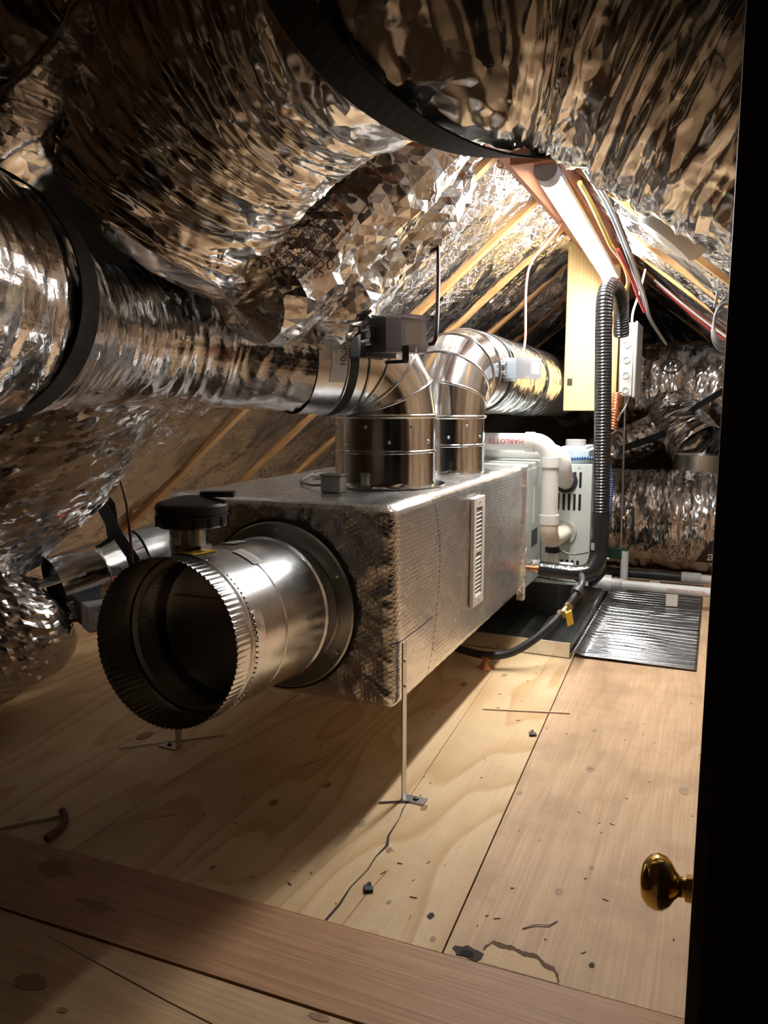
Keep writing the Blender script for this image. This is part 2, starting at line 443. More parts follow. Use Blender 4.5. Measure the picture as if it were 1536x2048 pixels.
def spline(pts, step):
    P = np.array(pts, float)
    if len(P) < 3:
        n = max(2, int(np.linalg.norm(P[1] - P[0]) / step)); return P[0] + (P[1] - P[0]) * np.linspace(0, 1, n)[:, None]
    Q = np.vstack([2 * P[0] - P[1], P, 2 * P[-1] - P[-2]])
    out = []
    for i in range(1, len(Q) - 2):
        p0, p1, p2, p3 = Q[i - 1:i + 3]
        m_ = max(3, int(np.linalg.norm(p2 - p1) / step * 1.3))
        tt = np.linspace(0, 1, m_, endpoint=False)[:, None]
        out.append(.5 * (2 * p1 + (p2 - p0) * tt + (2 * p0 - 5 * p1 + 4 * p2 - p3) * tt ** 2 + (3 * p1 - p0 - 3 * p2 + p3) * tt ** 3))
    out.append(P[-1:])
    C = np.vstack(out)
    S = np.concatenate([[0], np.cumsum(np.linalg.norm(np.diff(C, axis=0), axis=1))])
    n = max(2, int(S[-1] / step)); u = np.linspace(0, S[-1], n)
    return np.stack([np.interp(u, S, C[:, k]) for k in range(3)], -1)
def frames(P, ref=None):
    T = np.gradient(P, axis=0); T /= np.linalg.norm(T, axis=1)[:, None]
    S = np.concatenate([[0], np.cumsum(np.linalg.norm(np.diff(P, axis=0), axis=1))])
    N = np.zeros_like(P)
    r = np.array(ref if ref is not None else ((0, 0, 1) if abs(T[0][2]) < .9 else (1, 0, 0)), float)
    if ref is not None:                      # fixed reference: N sideways, B upwards
        N = np.cross(T, r); N /= np.linalg.norm(N, axis=1)[:, None]
    else:
        n0 = r - T[0] * r.dot(T[0]); n0 /= np.linalg.norm(n0); N[0] = n0
        for i in range(1, len(P)):
            n0 = n0 - T[i] * n0.dot(T[i]); n0 /= np.linalg.norm(n0); N[i] = n0
    return T, N, np.cross(N, T) if ref is not None else np.cross(T, N), S
def _h(ix, iy, seed):
    n = (ix.astype(np.int64) * 374761393 + iy.astype(np.int64) * 668265263 + seed * 982451653) & 0xffffffff
    n = ((n ^ (n >> 13)) * 1274126177) & 0xffffffff
    return ((n ^ (n >> 16)) & 0xffff) / 65535.
def vn(x, y, seed=0, py=None):
    """value noise; py: period in y for closed tubes"""
    ix, iy = np.floor(x), np.floor(y); fx, fy = x - ix, y - iy
    fx = fx * fx * (3 - 2 * fx); fy = fy * fy * (3 - 2 * fy)
    y0, y1 = (iy, iy + 1) if py is None else (np.mod(iy, py), np.mod(iy + 1, py))
    a, b_, c, d = _h(ix, y0, seed), _h(ix + 1, y0, seed), _h(ix, y1, seed), _h(ix + 1, y1, seed)
    return a + (b_ - a) * fx + (c - a) * fy + (a - b_ - c + d) * fx * fy
def ridged(x, y, seed, py=None): return 1 - np.abs(2 * vn(x, y, seed, py) - 1)
class Duct:
    """crinkled flexible duct or rolled foil blanket swept along a path"""
    def __init__(s, pts, rad, step=.006, nseg=150, flat=1., seed=1, pleat=.012, pfreq=30., crin=.004, cfreq=60., sag=.0, lump=.012, cap0=0., cap1=0., twist=0., faceted=False):
        P = spline(pts, step); s.T, s.N, s.B, s.S = frames(P, (0, 0, 1)); s.P = P
        L = s.S[-1]; a = np.linspace(0, 2 * np.pi, nseg, endpoint=False)
        R = np.interp(s.S / L, np.linspace(0, 1, len(rad)), rad)
        if cap0: R = R * np.sqrt(np.clip(1 - np.clip(1 - s.S / cap0, 0, 1) ** 2.4, .0004, 1))
        if cap1: R = R * np.sqrt(np.clip(1 - np.clip(1 - (L - s.S) / cap1, 0, 1) ** 2.4, .0004, 1))
        s.R, s.a, s.L, s.nseg, s.flat, s.faceted = R, a, L, nseg, flat, faceted
        SS, AA = np.meshgrid(s.S, a / (2 * np.pi), indexing='ij')
        k = np.minimum(1, R / R.max())[:, None]
        wob = vn(SS * 6, AA * 6, seed + 5, 6) * 1.2
        q = SS * pfreq + wob + twist * np.sin(AA * 2 * np.pi)
        d = pleat * (ridged(q, AA * 7, seed, 7) ** 1.5 - .5) * (.35 + vn(SS * 5, AA * 5, seed + 9, 5))
        d += pleat * .5 * (ridged(q * 2.1, AA * 13, seed + 3, 13) - .5)
        d += crin * (ridged(SS * cfreq, AA * 2 * np.pi * R.mean() * cfreq // 1 * 0 + AA * round(2 * np.pi * R.mean() * cfreq), seed + 1, round(2 * np.pi * R.mean() * cfreq)) - .5)
        d += lump * (vn(SS * 4, AA * 5, seed + 2, 5) - .5) * 2
        if faceted: d = d + rng.normal(size=d.shape) * faceted
        s.D = d * k
    def grid(s):
        rr = s.R[:, None] + s.D
        c, sn = np.cos(s.a)[None], np.sin(s.a)[None]
        return s.P[:, None] + (rr * c)[..., None] * s.N[:, None] + (rr * sn * s.flat)[..., None] * s.B[:, None]
    def build(s, name, mat, parent=None, origin=None):
        V = s.grid(); n, k = V.shape[:2]
        i = np.arange(n - 1)[:, None]; j = np.arange(k)[None]; j2 = (j + 1) % k
        F = np.stack(np.broadcast_arrays(i * k + j, i * k + j2, (i + 1) * k + j2, (i + 1) * k + j), -1).reshape(-1, 4)[:, ::-1]
        UV = np.stack(np.broadcast_arrays(s.S[:, None], np.abs(s.a[None] - np.pi) * s.R.mean()), -1).reshape(-1, 2)
        V = V.reshape(-1, 3)
        if origin is None: origin = WL[parent.name] if parent else ((V[:, 0].min() + V[:, 0].max()) / 2, (V[:, 1].min() + V[:, 1].max()) / 2, V[:, 2].min())
        if s.faceted: F = np.vstack([F[:, (0, 1, 2)], F[:, (0, 2, 3)]])
        return link_mesh(name, V, F, mat, origin, parent, not s.faceted, UV)
    def surf(s, d, a, off=0.):
        """point on the skin: d metres along, a angle"""
        i = np.clip(np.interp(d, s.S, np.arange(len(s.S))), 0, len(s.S) - 1.001)
        j = (a / (2 * np.pi) * s.nseg) % s.nseg
        i0, j0 = int(i), int(j) % s.nseg; fi, fj = i - i0, j - int(j); j1 = (j0 + 1) % s.nseg
        D = (s.D[i0, j0] * (1 - fj) + s.D[i0, j1] * fj) * (1 - fi) + (s.D[i0 + 1, j0] * (1 - fj) + s.D[i0 + 1, j1] * fj) * fi
        L_ = lambda A: A[i0] * (1 - fi) + A[i0 + 1] * fi
        r = L_(s.R) + D + off
        return L_(s.P) + L_(s.N) * r * math.cos(a) + L_(s.B) * r * math.sin(a) * s.flat
    def ring(s, d, off, n=64, a0=0., a1=2 * math.pi, closed=True):
        i = int(np.clip(np.interp(d, s.S, np.arange(len(s.S))), 0, len(s.S) - 1))
        A = np.linspace(a0, a1, n, endpoint=not closed)
        r = s.R[i] + off
        return s.P[i] + r * np.cos(A)[:, None] * s.N[i] + r * s.flat * np.sin(A)[:, None] * s.B[i], s.T[i]
def thing(name, label, cat, loc, group=None):
    o = bpy.data.objects.new(name, None); COL.objects.link(o); o.location = loc; o.empty_display_size = .05
    WL[o.name] = tuple(loc); return tag(o, label, cat, group)
def tag(o, label, cat=None, group=None, kind=None):
    if label: o['label'] = label
    if cat: o['category'] = cat
    if group: o['group'] = group
    if kind: o['kind'] = kind
    return o
def text_mesh(txt, size, fn, name, mat, parent, sub=1, align='CENTER', thick=True):
    """flat lettering laid on a surface by fn(x, y) -> world point"""
    c = bpy.data.curves.new('lettering', 'FONT'); c.body = txt; c.size = size; c.align_x = align; c.align_y = 'CENTER'
    c.resolution_u = 2
    o = bpy.data.objects.new('lettering', c); COL.objects.link(o)
    dg = bpy.context.evaluated_depsgraph_get(); dg.update()
    me = o.evaluated_get(dg).to_mesh()
    V = [tuple(v.co) for v in me.vertices]; F = [tuple(p.vertices) for p in me.polygons]
    o.evaluated_get(dg).to_mesh_clear()
    bpy.data.objects.remove(o); bpy.data.curves.remove(c)
    W = [fn(v[0], v[1]) for v in V]
    return link_mesh(name, np.array(W), F, mat, WL[parent.name], parent)
def quadgrid(fn, nu, nv):
    u, v = np.meshgrid(np.linspace(0, 1, nu), np.linspace(0, 1, nv), indexing='ij')
    V = fn(u, v).reshape(-1, 3)
    i = np.arange(nu - 1)[:, None]; j = np.arange(nv - 1)[None]
    F = np.stack(np.broadcast_arrays(i * nv + j, (i + 1) * nv + j, (i + 1) * nv + j + 1, i * nv + j + 1), -1).reshape(-1, 4)
    return V, F

# ------------------------------------------------------------------ the setting: floor
KL, SL = 2.36, .83               # underside of the left rafters: z = KL + SL x
KR, SR = 1.357, .82              # underside of the right rafters: z = KR - SR x
XR = (KR - KL) / (SL + SR); ZR = KL + SL * XR
YF, YB = 1.62, 6.3               # the attic roof runs from YF to YB
mb = MB(); mb.box((-2.7, -1.3, -.12), (2.1, 6.4, -.024))
floor = mb.build('floor', DARKWOOD, origin=(0, 0, 0)); tag(floor, None, kind='structure')
def slab(name, q, z0, z1, mat, parent, bev=.0015):
    V = [(x, y, z0) for x, y in q] + [(x, y, z1 - bev) for x, y in q]
    c = np.mean(np.array(q), 0)
    V += [tuple(np.array(p) + (c - np.array(p)) / np.linalg.norm(c - np.array(p)) * bev) + (z1,) for p in q]
    n = len(q); F = [tuple(range(n))[::-1], tuple(range(2 * n, 3 * n))]
    for k in range(n):
        k2 = (k + 1) % n
        F += [(k, k2, n + k2, n + k), (n + k, n + k2, 2 * n + k2, 2 * n + k)]
    return MB().add(V, F).build(name, mat, parent)
ye = lambda x: 1.2335 + .0303 * x           # far edge of the threshold board
yn = lambda x: 1.0325 + .0303 * x           # near edge
g = .0014
shA = slab('plywood_sheet', [(-1.286, ye(-1.286) + g), (-.4125 - g, ye(-.412) + g), (-.502 - g, 3.66), (-1.286, 3.66)], -.02, 0, PLY, floor)
shB = slab('plywood_sheet', [(-.4125 + g, ye(-.412) + g), (.8, ye(.8) + g), (.72, 3.66), (-.502 + g, 3.66)], -.02, 0, PLY2, floor)
shC = slab('plywood_sheet', [(-2.6, ye(-2.6) + g), (-1.289, ye(-1.289) + g), (-1.289, 3.66), (-2.6, 3.66)], -.02, -.0008, PLY, floor)
slab('plywood_sheet', [(.804, ye(.8) + g), (2.05, ye(2.05) + g), (2.05, 3.66), (.724, 3.66)], -.02, 0, PLY2, floor)
slab('plywood_sheet', [(-2.6, 3.663), (-1.0, 3.663), (-1.0, 6.3), (-2.6, 6.3)], -.02, 0, PLY2, floor)
slab('plywood_sheet', [(-.997, 3.663), (.22, 3.663), (.22, 6.3), (-.997, 6.3)], -.02, 0, PLY2, floor)
slab('plywood_sheet', [(.223, 3.663), (2.05, 3.663), (2.05, 6.3), (.223, 6.3)], -.02, 0, PLY2, floor)
thr = slab('threshold_board', [(-2.6, yn(-2.6)), (2.05, yn(2.05)), (2.05, ye(2.05)), (-2.6, ye(-2.6))], -.02, .001, BOARD, floor)
shF = slab('plywood_sheet', [(-2.6, -1.2), (2.05, -1.2), (2.05, yn(2.05) - .004), (-2.6, yn(-2.6) - .004)], -.02, -.0015, PLY3, floor)
def disc(name, x, y, rx, ry, mat, parent, rot=0., h=.0007, z=0., n=14, jag=.12):
    a = np.linspace(0, 2 * np.pi, n, endpoint=False); r = 1 + jag * (rng.random(n) - .5) * 2
    X = rx * r * np.cos(a); Y = ry * r * np.sin(a); c, s = math.cos(rot), math.sin(rot)
    V = [(x + c * p - s * q, y + s * p + c * q, z + h) for p, q in zip(X, Y)] + [(x + 1.04 * (c * p - s * q), y + 1.04 * (s * p + c * q), z - .001) for p, q in zip(X, Y)]
    F = [tuple(range(n))] + [(k, n + k, n + (k + 1) % n, (k + 1) % n) for k in range(n)]
    return MB().add(V, F).build(name, mat, parent)
for x, y, r, s, m_ in ((-.981, 1.562, .017, shA, KNOT), (-.736, 1.561, .017, shA, KNOT_GREY), (-.623, 1.692, .015, shA, KNOT), (-.631, 1.487, .012, shA, KNOT),
                      (-.467, 1.312, .011, shA, CRACK), (-.441, 1.231 + .02, .008, shA, KNOT), (-.898, 1.698, .016, shA, KNOT), (-.958, 1.274, .009, shA, KNOT),
                      (-.56, 1.318, .008, shA, KNOT_GREY), (-.79, 2.55, .02, shA, KNOT), (-.62, 2.38, .011, shA, KNOT), (-.68, 2.70, .018, shA, KNOT_GREY),
                      (-.273, 2.067, .02, shB, KNOT_GREY), (-.03, 2.04, .022, shB, KNOT_GREY), (-.42, 1.86, .012, shB, KNOT_GREY), (-.25, 1.49, .013, shB, KNOT_GREY),
                      (-.30, 2.33, .014, shB, KNOT_GREY), (-.20, 1.60, .009, shB, KNOT), (-.155, 1.30, .008, shB, CRACK), (-1.55, 1.75, .03, shC, KNOT)):
    disc('knot', x, y, r * .6, r * .95, m_, s, rot=.2 * (rng.random() - .5), h=.0006)
disc('knot', -1.051, .87, .034, .018, KNOT, shF, rot=.12, z=-.0015, h=.0008)
disc('knot', -.95, .845, .010, .006, KNOT, shF, rot=.1, z=-.0015, h=.0008)
disc('knot', -.55, 1.002, .020, .008, KNOT, shF, rot=.05, z=-.0015, h=.0008)
disc('stain', -1.27, 1.13, .05, .028, plain('board_stain', (.26, .12, .06), .6), thr, z=.001, h=.0004, jag=.3)
disc('stain', -1.10, 1.075, .05, .012, MATS['board_stain'], thr, z=.001, h=.0004, jag=.4)
def crack(pts, wds, parent, name='crack', z=.0006, mat=CRACK):
    P = np.array(pts, float); V = []; F = []
    T = np.gradient(P, axis=0); T /= np.linalg.norm(T, axis=1)[:, None]
    for p, t_, w_ in zip(P, T, wds):
        V += [(p[0] - t_[1] * w_, p[1] + t_[0] * w_, z), (p[0] + t_[1] * w_, p[1] - t_[0] * w_, z)]
    for k in range(len(P) - 1): F.append((2 * k, 2 * k + 1, 2 * k + 3, 2 * k + 2))
    MB().add(V, F).build(name, mat, parent)
crack([(-.651, 1.218), (-.648, 1.27), (-.652, 1.33), (-.644, 1.40), (-.648, 1.45), (-.642, 1.50), (-.655, 1.54), (-.660, 1.62)], [.003, .003, .0018, .0015, .0015, .004, .0028, .001], shA)
crack([(-.660, 1.62), (-.668, 1.66), (-.672, 1.70)], [.001, .0018, .0008], shA)
crack([(-.674, 1.72), (-.69, 2.0), (-.705, 2.3), (-.727, 2.74)], [.0007, .0009, .0007, .0006], shA)
crack([(-.615, 1.22), (-.612, 1.32), (-.603, 1.42)], [.0005, .0007, .0004], shA)
crack([(-1.03, 1.73), (-1.0, 1.79), (-.97, 1.85)], [.0006, .002, .0005], shA)
crack([(-1.25, 1.35), (-1.17, 1.42)], [.0006, .0015], shA)
crack([(-1.12, .97), (-.8, .93), (-.5, .90)], [.0006, .001, .0006], shF, z=-.0008)
# torn corner of the right sheet beside the threshold
torn = MB(); q = [(-.338, 1.226), (-.345, 1.262), (-.335, 1.287), (-.316, 1.283), (-.296, 1.286), (-.275, 1.279), (-.252, 1.282), (-.232, 1.265), (-.215, 1.262), (-.206, 1.245), (-.20, 1.229)]
torn.add([(x, y + .002, .0006) for x, y in q], [tuple(range(len(q)))[::-1]]); torn.build('torn_patch', TORN, shB)
rag = MB(); E_ = q[1:]
P = []
for i in range(len(E_) - 1):
    for k in range(5):
        f = k / 5; P.append((E_[i][0] * (1 - f) + E_[i + 1][0] * f, E_[i][1] * (1 - f) + E_[i + 1][1] * f))
V = []; F = []
for k, (x, y) in enumerate(P):
    j = rng.random() * .009 + .002
    V += [(x, y - .002 - j * .5, .0011), (x + rng.normal() * .001, y + .002 + j * .5, .0015)]
for k in range(len(P) - 1): F.append((2 * k, 2 * k + 1, 2 * k + 3, 2 * k + 2))
rag.add(V, F).build('splintered_edge', TORNDARK, shB)
disc('rotten_hole', -.368, 1.2415, .026, .016, CRACK, shB, h=.0009, jag=.35)
disc('rotten_hole', -.371, 1.238, .013, .009, SLOT, shB, h=.0013, jag=.3)
# staples, chips, dark specks trodden into the sheets: too many and too small to count
sp = MB()
for k in range(110):
    x = -1.2 + 1.35 * rng.random(); y = 1.27 + 1.7 * rng.random() ** 1.3
    a = rng.random() * 3.14; l = .002 + .006 * rng.random() ** 3; w_ = .0006 + .0008 * rng.random()
    c, s = math.cos(a), math.sin(a)
    sp.obox((x, y, .0009), (c * l, s * l, 0), (-s * w_, c * w_, 0), (0, 0, .0008))
o = sp.build('floor_specks', KNOT, origin=(0, 0, 0)); tag(o, 'scattered dark specks, staples and wood chips on the plywood floor', 'debris', kind='stuff')

# ------------------------------------------------------------------ the setting: roof, ridge, rafters, foil between them
mb = MB()
t_ = .15
for sgn in (0, 1):
    if sgn == 0: a, b_ = (-2.75, KL + SL * -2.75), (XR, ZR)
    else: a, b_ = (XR, ZR), (1.75, KR - SR * 1.75)
    V = [(a[0], YF, a[1] + t_), (b_[0], YF, b_[1] + t_), (b_[0], YB, b_[1] + t_), (a[0], YB, a[1] + t_)]
    V += [(x, y, z + .03) for x, y, z in V]
    mb.add(V, [(0, 1, 2, 3), (7, 6, 5, 4), (0, 4, 5, 1), (1, 5, 6, 2), (2, 6, 7, 3), (3, 7, 4, 0)])
ceiling = mb.build('ceiling', DARKWOOD, origin=(0, 0, 0)); tag(ceiling, None, kind='structure')
mb = MB(); mb.box((-.655, YF, ZR - .12), (-.60, YB, ZR + .16)); mb.build('ridge_board', RIDGE, ceiling)
mb = MB(); mb.box((-.598, 2.3, ZR - .17), (-.462, 3.9, ZR - .04), bev=.002); mb.build('ridge_beam', RIDGE, ceiling)
mb = MB(); mb.box((-.598, 3.903, ZR - .20), (-.462, 5.2, ZR - .06), bev=.002); mb.build('ridge_beam', RIDGE, ceiling)
yL = [1.91, 2.52, 3.13, 3.66, 4.22, 4.8, 5.4, 6.0]
yR = [1.99, 2.60, 3.21, 3.80, 4.38, 4.96, 5.5, 5.95]
def rafter(side, y, hw=.02, d=.13):
    if side < 0: x0, x1 = -2.72, XR - .05; zf = lambda x: KL + SL * x
    else: x0, x1 = XR + .05, 1.66; zf = lambda x: KR - SR * x
    V = []
    for x in (x0, x1):
        for yy in (y - hw, y + hw):
            for dz in (0, d): V.append((x, yy, zf(x) + dz))
    mb = MB(); mb.add(V, [(0, 1, 3, 2), (4, 6, 7, 5), (0, 4, 5, 1), (2, 3, 7, 6), (0, 2, 6, 4), (1, 5, 7, 3)])
    mb.build('rafter', RAFTER, ceiling)
for y in yL: rafter(-1, y)
for y in yR: rafter(1, y)
def bay(side, y0, y1, xlo, xhi, rec=.022, bulge=.05, amp=.02, seed=1, name='foil_batt'):
    nu = int((xhi - xlo) / .016); nv = max(8, int((y1 - y0) / .014))
    def f(u, v):
        x = xlo + (xhi - xlo) * u; y = y0 + (y1 - y0) * v
        e = 1 - np.abs(2 * v - 1) ** 2.6
        z = (KL + SL * x if side < 0 else KR - SR * x) + rec - bulge * e
        z = z + amp * 2 * (vn(x * 5, y * 7, seed) - .5) * (.3 + e) + amp * .8 * (ridged(x * 9 + y * 4, y * 16, seed + 3) - .5) * (.2 + e)
        return np.stack([x, y, z], -1)
    V, F = quadgrid(f, nu, nv)
    UV = np.stack([V[:, 0] * 1.3, V[:, 1]], -1)
    return link_mesh(name, V, F if side > 0 else F[:, ::-1], FOIL_ROOF, (0, 0, 0), ceiling, True, UV)
eL = [YF] + yL + [YB]; eR = [YF] + yR + [YB]
for k in range(len(eL) - 1): bay(-1, eL[k] + .021, eL[k + 1] - .021, -2.7, XR - .02, bulge=.03 if k < 2 else .05, seed=10 + k)
for k in range(len(eR) - 1): bay(1, eR[k] + .021, eR[k + 1] - .021, XR + .05, 1.6, bulge=.018, seed=40 + k)
# walls: far gable, knee wall, and the room the camera stands in
mb = MB(); mb.box((-2.75, YB, -.05), (1.75, YB + .05, 2.1)); o = mb.build('wall_far', DARKWOOD, origin=(0, YB, 0)); tag(o, None, kind='structure')
mb = MB(); mb.box((-2.72, -1.3, -.02), (-2.66, YB, .32)); o = mb.build('wall_left', PLY2, origin=(-2.69, 0, 0)); tag(o, None, kind='structure')
# plywood gussets seen between the left rafters near the eave
mb = MB(); mb.box((-2.47, YF + .3, -.02), (-2.45, YB, .30)); o = mb.build('trim_2', PLY2, origin=(-2.46, 0, 0)); tag(o, None, kind='structure')
mb = MB()
mb.box((-2.75, -1.35, .3), (-2.68, YF - .02, 2.3)); o = mb.build('wall_left', ROOM, origin=(-2.7, 0, .3)); tag(o, None, kind='structure')
mb = MB(); mb.box((-2.75, -1.35, -.02), (2.1, -1.3, 2.3)); o = mb.build('wall_back', ROOM, origin=(0, -1.3, 0)); tag(o, None, kind='structure')
mb = MB(); mb.box((2.05, -1.35, -.02), (2.1, YF, 2.3)); o = mb.build('wall_right', ROOM, origin=(2.05, 0, 0)); tag(o, None, kind='structure')
mb = MB(); mb.box((-2.75, -1.35, 2.3), (2.1, YF, 2.35)); o = mb.build('ceiling', ROOM, origin=(0, 0, 2.3)); tag(o, None, kind='structure')
# dark door jamb close to the lens on the right, with the open attic door behind it
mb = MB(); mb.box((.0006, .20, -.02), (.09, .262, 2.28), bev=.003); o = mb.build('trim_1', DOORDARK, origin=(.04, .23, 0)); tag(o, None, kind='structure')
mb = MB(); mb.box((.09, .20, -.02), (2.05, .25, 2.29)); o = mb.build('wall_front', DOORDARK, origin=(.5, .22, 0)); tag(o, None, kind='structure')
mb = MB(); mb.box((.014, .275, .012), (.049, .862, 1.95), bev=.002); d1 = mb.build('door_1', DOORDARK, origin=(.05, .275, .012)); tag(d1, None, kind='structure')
kb = MB(); ka = Vector((-1, 0, 0))
prof = [(1e-4, .064), (.010, .0635), (.019, .061), (.0255, .055), (.0285, .047), (.0275, .040), (.022, .033), (.0145, .0285), (.0105, .025), (.0100, .021), (.0103, .0195), (.0135, .0185), (.0138, .001)]
kb.lathe(prof[::-1], (.014, .800, .502), (-1, 0, 0), 40); kn = kb.build('door_knob', BRASS, d1, smooth=50); kn['label'] = 'polished brass door knob'
kb = MB(); kb.lathe([(1e-4, .003), (.03, .002), (.032, 0)][::-1], (.014, .800, .502), (-1, 0, 0), 32); kb.build('rosette', BRASS, d1, smooth=40)

# ------------------------------------------------------------------ LED batten under the ridge
led = thing('light_tube', 'lit white LED batten tube hanging under the ridge beam', 'light', (-.50, 3.09, 1.66))
p0, p1 = np.array((-.50, 2.36, 1.672)), np.array((-.50, 3.80, 1.589))
dv = (p1 - p0) / np.linalg.norm(p1 - p0)
mb = MB(); mb.cyl(p0 + dv * .03, p1 - dv * .012, .033, 24); mb.build('diffuser', LED, led, smooth=40)
mb = MB(); mb.cyl(p0 - dv * .03, p0 + dv * .03, .035, 24); mb.build('end_cap', GREYP, led, smooth=40)
mb = MB(); mb.cyl(p1 - dv * .012, p1 + dv * .004, .038, 24); mb.build('end_cap', WHITEP, led, smooth=40)
mb = MB(); q_ = Vector(dv).to_track_quat('Z', 'Y').to_matrix(); upa = math.atan2(q_.col[1][2], q_.col[0][2])
mb.lathe([(.0345, .03), (.0375, .03), (.0375, 1.45), (.0345, 1.45), (.0345, .03)], p0, dv, 20, upa - 1.75, upa + 1.75); mb.build('housing', WHITEM, led, smooth=40)
for f in (.2, .8):
    c = p0 + (p1 - p0) * f
    mb = MB(); mb.box((c[0] - .006, c[1] - .012, c[2] + .045), (c[0] + .006, c[1] + .012, ZR - .165)); mb.build('hanger', STEEL, led)

# ------------------------------------------------------------------ foil wrapped plenum with return grille and round flange
PX0, PX1, PY0, PY1, PZ0, PZ1 = -1.392, -.70, 1.685, 3.045, .238, .757
pc = np.array(((PX0 + PX1) / 2, (PY0 + PY1) / 2, (PZ0 + PZ1) / 2)); ph = np.array((PX1 - PX0, PY1 - PY0, PZ1 - PZ0)) / 2
plen = thing('plenum_box', 'large foil wrapped plenum box standing on steel strap legs', 'duct box', (pc[0], pc[1], PZ0))
Vs, Fs, UVs, off = [], [], [], 0
fc = np.array((-1.02, PY0, .485))
for ax in range(3):
    u, v = (ax + 1) % 3, (ax + 2) % 3
    nu, nv = int(2 * ph[u] / .009), int(2 * ph[v] / .009)
    for sg in (-1, 1):
        U, W = np.meshgrid(np.linspace(-1, 1, nu), np.linspace(-1, 1, nv), indexing='ij')
        p = np.zeros((nu, nv, 3)); p[..., ax] = sg * ph[ax]; p[..., u] = U * ph[u]; p[..., v] = W * ph[v]
        rr = .032
        inn = np.clip(p, -(ph - rr), ph - rr); dd = p - inn; dd /= np.linalg.norm(dd, axis=-1, keepdims=True)
        q = inn + dd * rr
        wld = q + pc
        n1 = vn(wld[..., 0] * 6 + wld[..., 2] * 3, wld[..., 1] * 6 + wld[..., 2] * 5, 3) - .5
        if ax == 1 and sg < 0:          # front: deep creases gathered round the flange
            dx, dz = wld[..., 0] - fc[0], wld[..., 2] - fc[2]; rad = np.hypot(dx, dz); an = np.arctan2(dz, dx)
            cr = ridged(an * 9 + rad * 3, rad * 16, 5) ** 2 * np.clip(rad / .25, 0, 1.3)
            d = -.001 + .010 * (cr - .3) + .006 * (ridged(wld[..., 0] * 45 + wld[..., 2] * 20, wld[..., 2] * 40, 8) - .5) + .008 * n1
        else:
            d = .005 * n1 + .0016 * (ridged(wld[..., 0] * 40 + wld[..., 1] * 14, wld[..., 2] * 60, 7) - .5)
        ed = np.min(np.stack([ph[u] - np.abs(p[..., u]), ph[v] - np.abs(p[..., v])], -1), -1)
        d = d * np.clip(ed / .03, 0, 1) + .0015 * (ridged((wld[..., 0] + wld[..., 1] + wld[..., 2]) * 30, wld[..., 2] * 0, 4) - .5) * np.clip(1 - ed / .04, 0, 1)
        q = wld + dd * d[..., None]
        Vs.append(q.reshape(-1, 3)); i = np.arange(nu - 1)[:, None]; j = np.arange(nv - 1)[None]
        F = np.stack(np.broadcast_arrays(i * nv + j, (i + 1) * nv + j, (i + 1) * nv + j + 1, i * nv + j + 1), -1).reshape(-1, 4) + off
        Fs.append(F if sg > 0 else F[:, ::-1]); off += nu * nv
        uvq = np.stack([wld[..., u], wld[..., v]], -1) if ax != 0 else np.stack([wld[..., 1], wld[..., 2]], -1)
        UVs.append(uvq.reshape(-1, 2))
link_mesh('foil_wrap', np.vstack(Vs), np.vstack(Fs), FOIL_BOX, (pc[0], pc[1], pc[2]), None, True, np.vstack(UVs))
wrap = bpy.data.objects['foil_wrap']; wrap.parent = plen; wrap.location = Vector(pc) - Vector(WL[plen.name]); WL[wrap.name] = tuple(pc)
# flange ring, black gasket and collar
mb = MB(); mb.lathe([(.168, .0), (.168, .022), (.176, .026), (.214, .030), (.218, .026), (.218, .0)], fc + (0, .006, 0), (0, -1, 0), 64); mb.build('flange', GALV_DULL, plen, smooth=40)
mb = MB(); mb.lathe([(.214, .002), (.2165, .02), (.2245, .019), (.226, .004)], fc + (0, .004, 0), (0, -1, 0), 64); mb.build('gasket', RUB, plen, smooth=50)
for k in range(6):
    a = .5 + k * math.pi / 3; c = fc + np.array((.198 * math.cos(a), -.026, .198 * math.sin(a)))
    mb = MB(); mb.lathe([(1e-4, .004), (.005, .003), (.007, 0)][::-1], c, (0, -1, 0), 10); mb.build('screw', STEEL, plen, smooth=50)
# return grille on the right face
gy0, gy1, gz0, gz1, gx = 2.302, 2.422, .352, .706, PX1 + .004
mb = MB()
mb.box((gx - .004, gy0, gz0), (gx + .009, gy0 + .026, gz1), bev=.002).box((gx - .004, gy1 - .026, gz0), (gx + .009, gy1, gz1), bev=.002)
mb.box((gx - .004, gy0 + .02, gz0), (gx + .009, gy1 - .02, gz0 + .034), bev=.002).box((gx - .004, gy0 + .02, gz1 - .034), (gx + .009, gy1 - .02, gz1), bev=.002)
mb.box((gx - .004, gy0 + .02, .526), (gx + .007, gy1 - .02, .534))
grille = mb.build('return_grille', WHITEM, plen); grille['label'] = 'white louvered grille'
mb = MB(); mb.box((gx - .012, gy0 + .02, gz0 + .03), (gx - .003, gy1 - .02, gz1 - .03)); mb.build('grille_throat', CHAR, grille)
lv = MB(); h_ = .0105
lv.obox((0, 0, 0), (0, (gy1 - gy0) / 2 - .026, 0), (.006, 0, -.005), (.0004, 0, .0006))
lm = lv.build('louver', WHITEM, grille, origin=(0, 0, 0)); bse = Vector(WL[grille.name])
zz = [gz0 + .041 + k * .0132 for k in range(10)] + [.541 + k * .0132 for k in range(10)]
for k, z in enumerate(zz):
    l = lm if k == 0 else lm.copy()
    if k: COL.objects.link(l); l.parent = grille
    l.location = Vector((gx + .001, (gy0 + gy1) / 2, z)) - bse
for z in (gz0 + .015, gz1 - .015):
    mb = MB(); mb.lathe([(1e-4, .003), (.004, .002), (.005, 0)][::-1], (gx + .009, (gy0 + gy1) / 2, z), (1, 0, 0), 10); mb.build('screw', STEEL, grille, smooth=50)
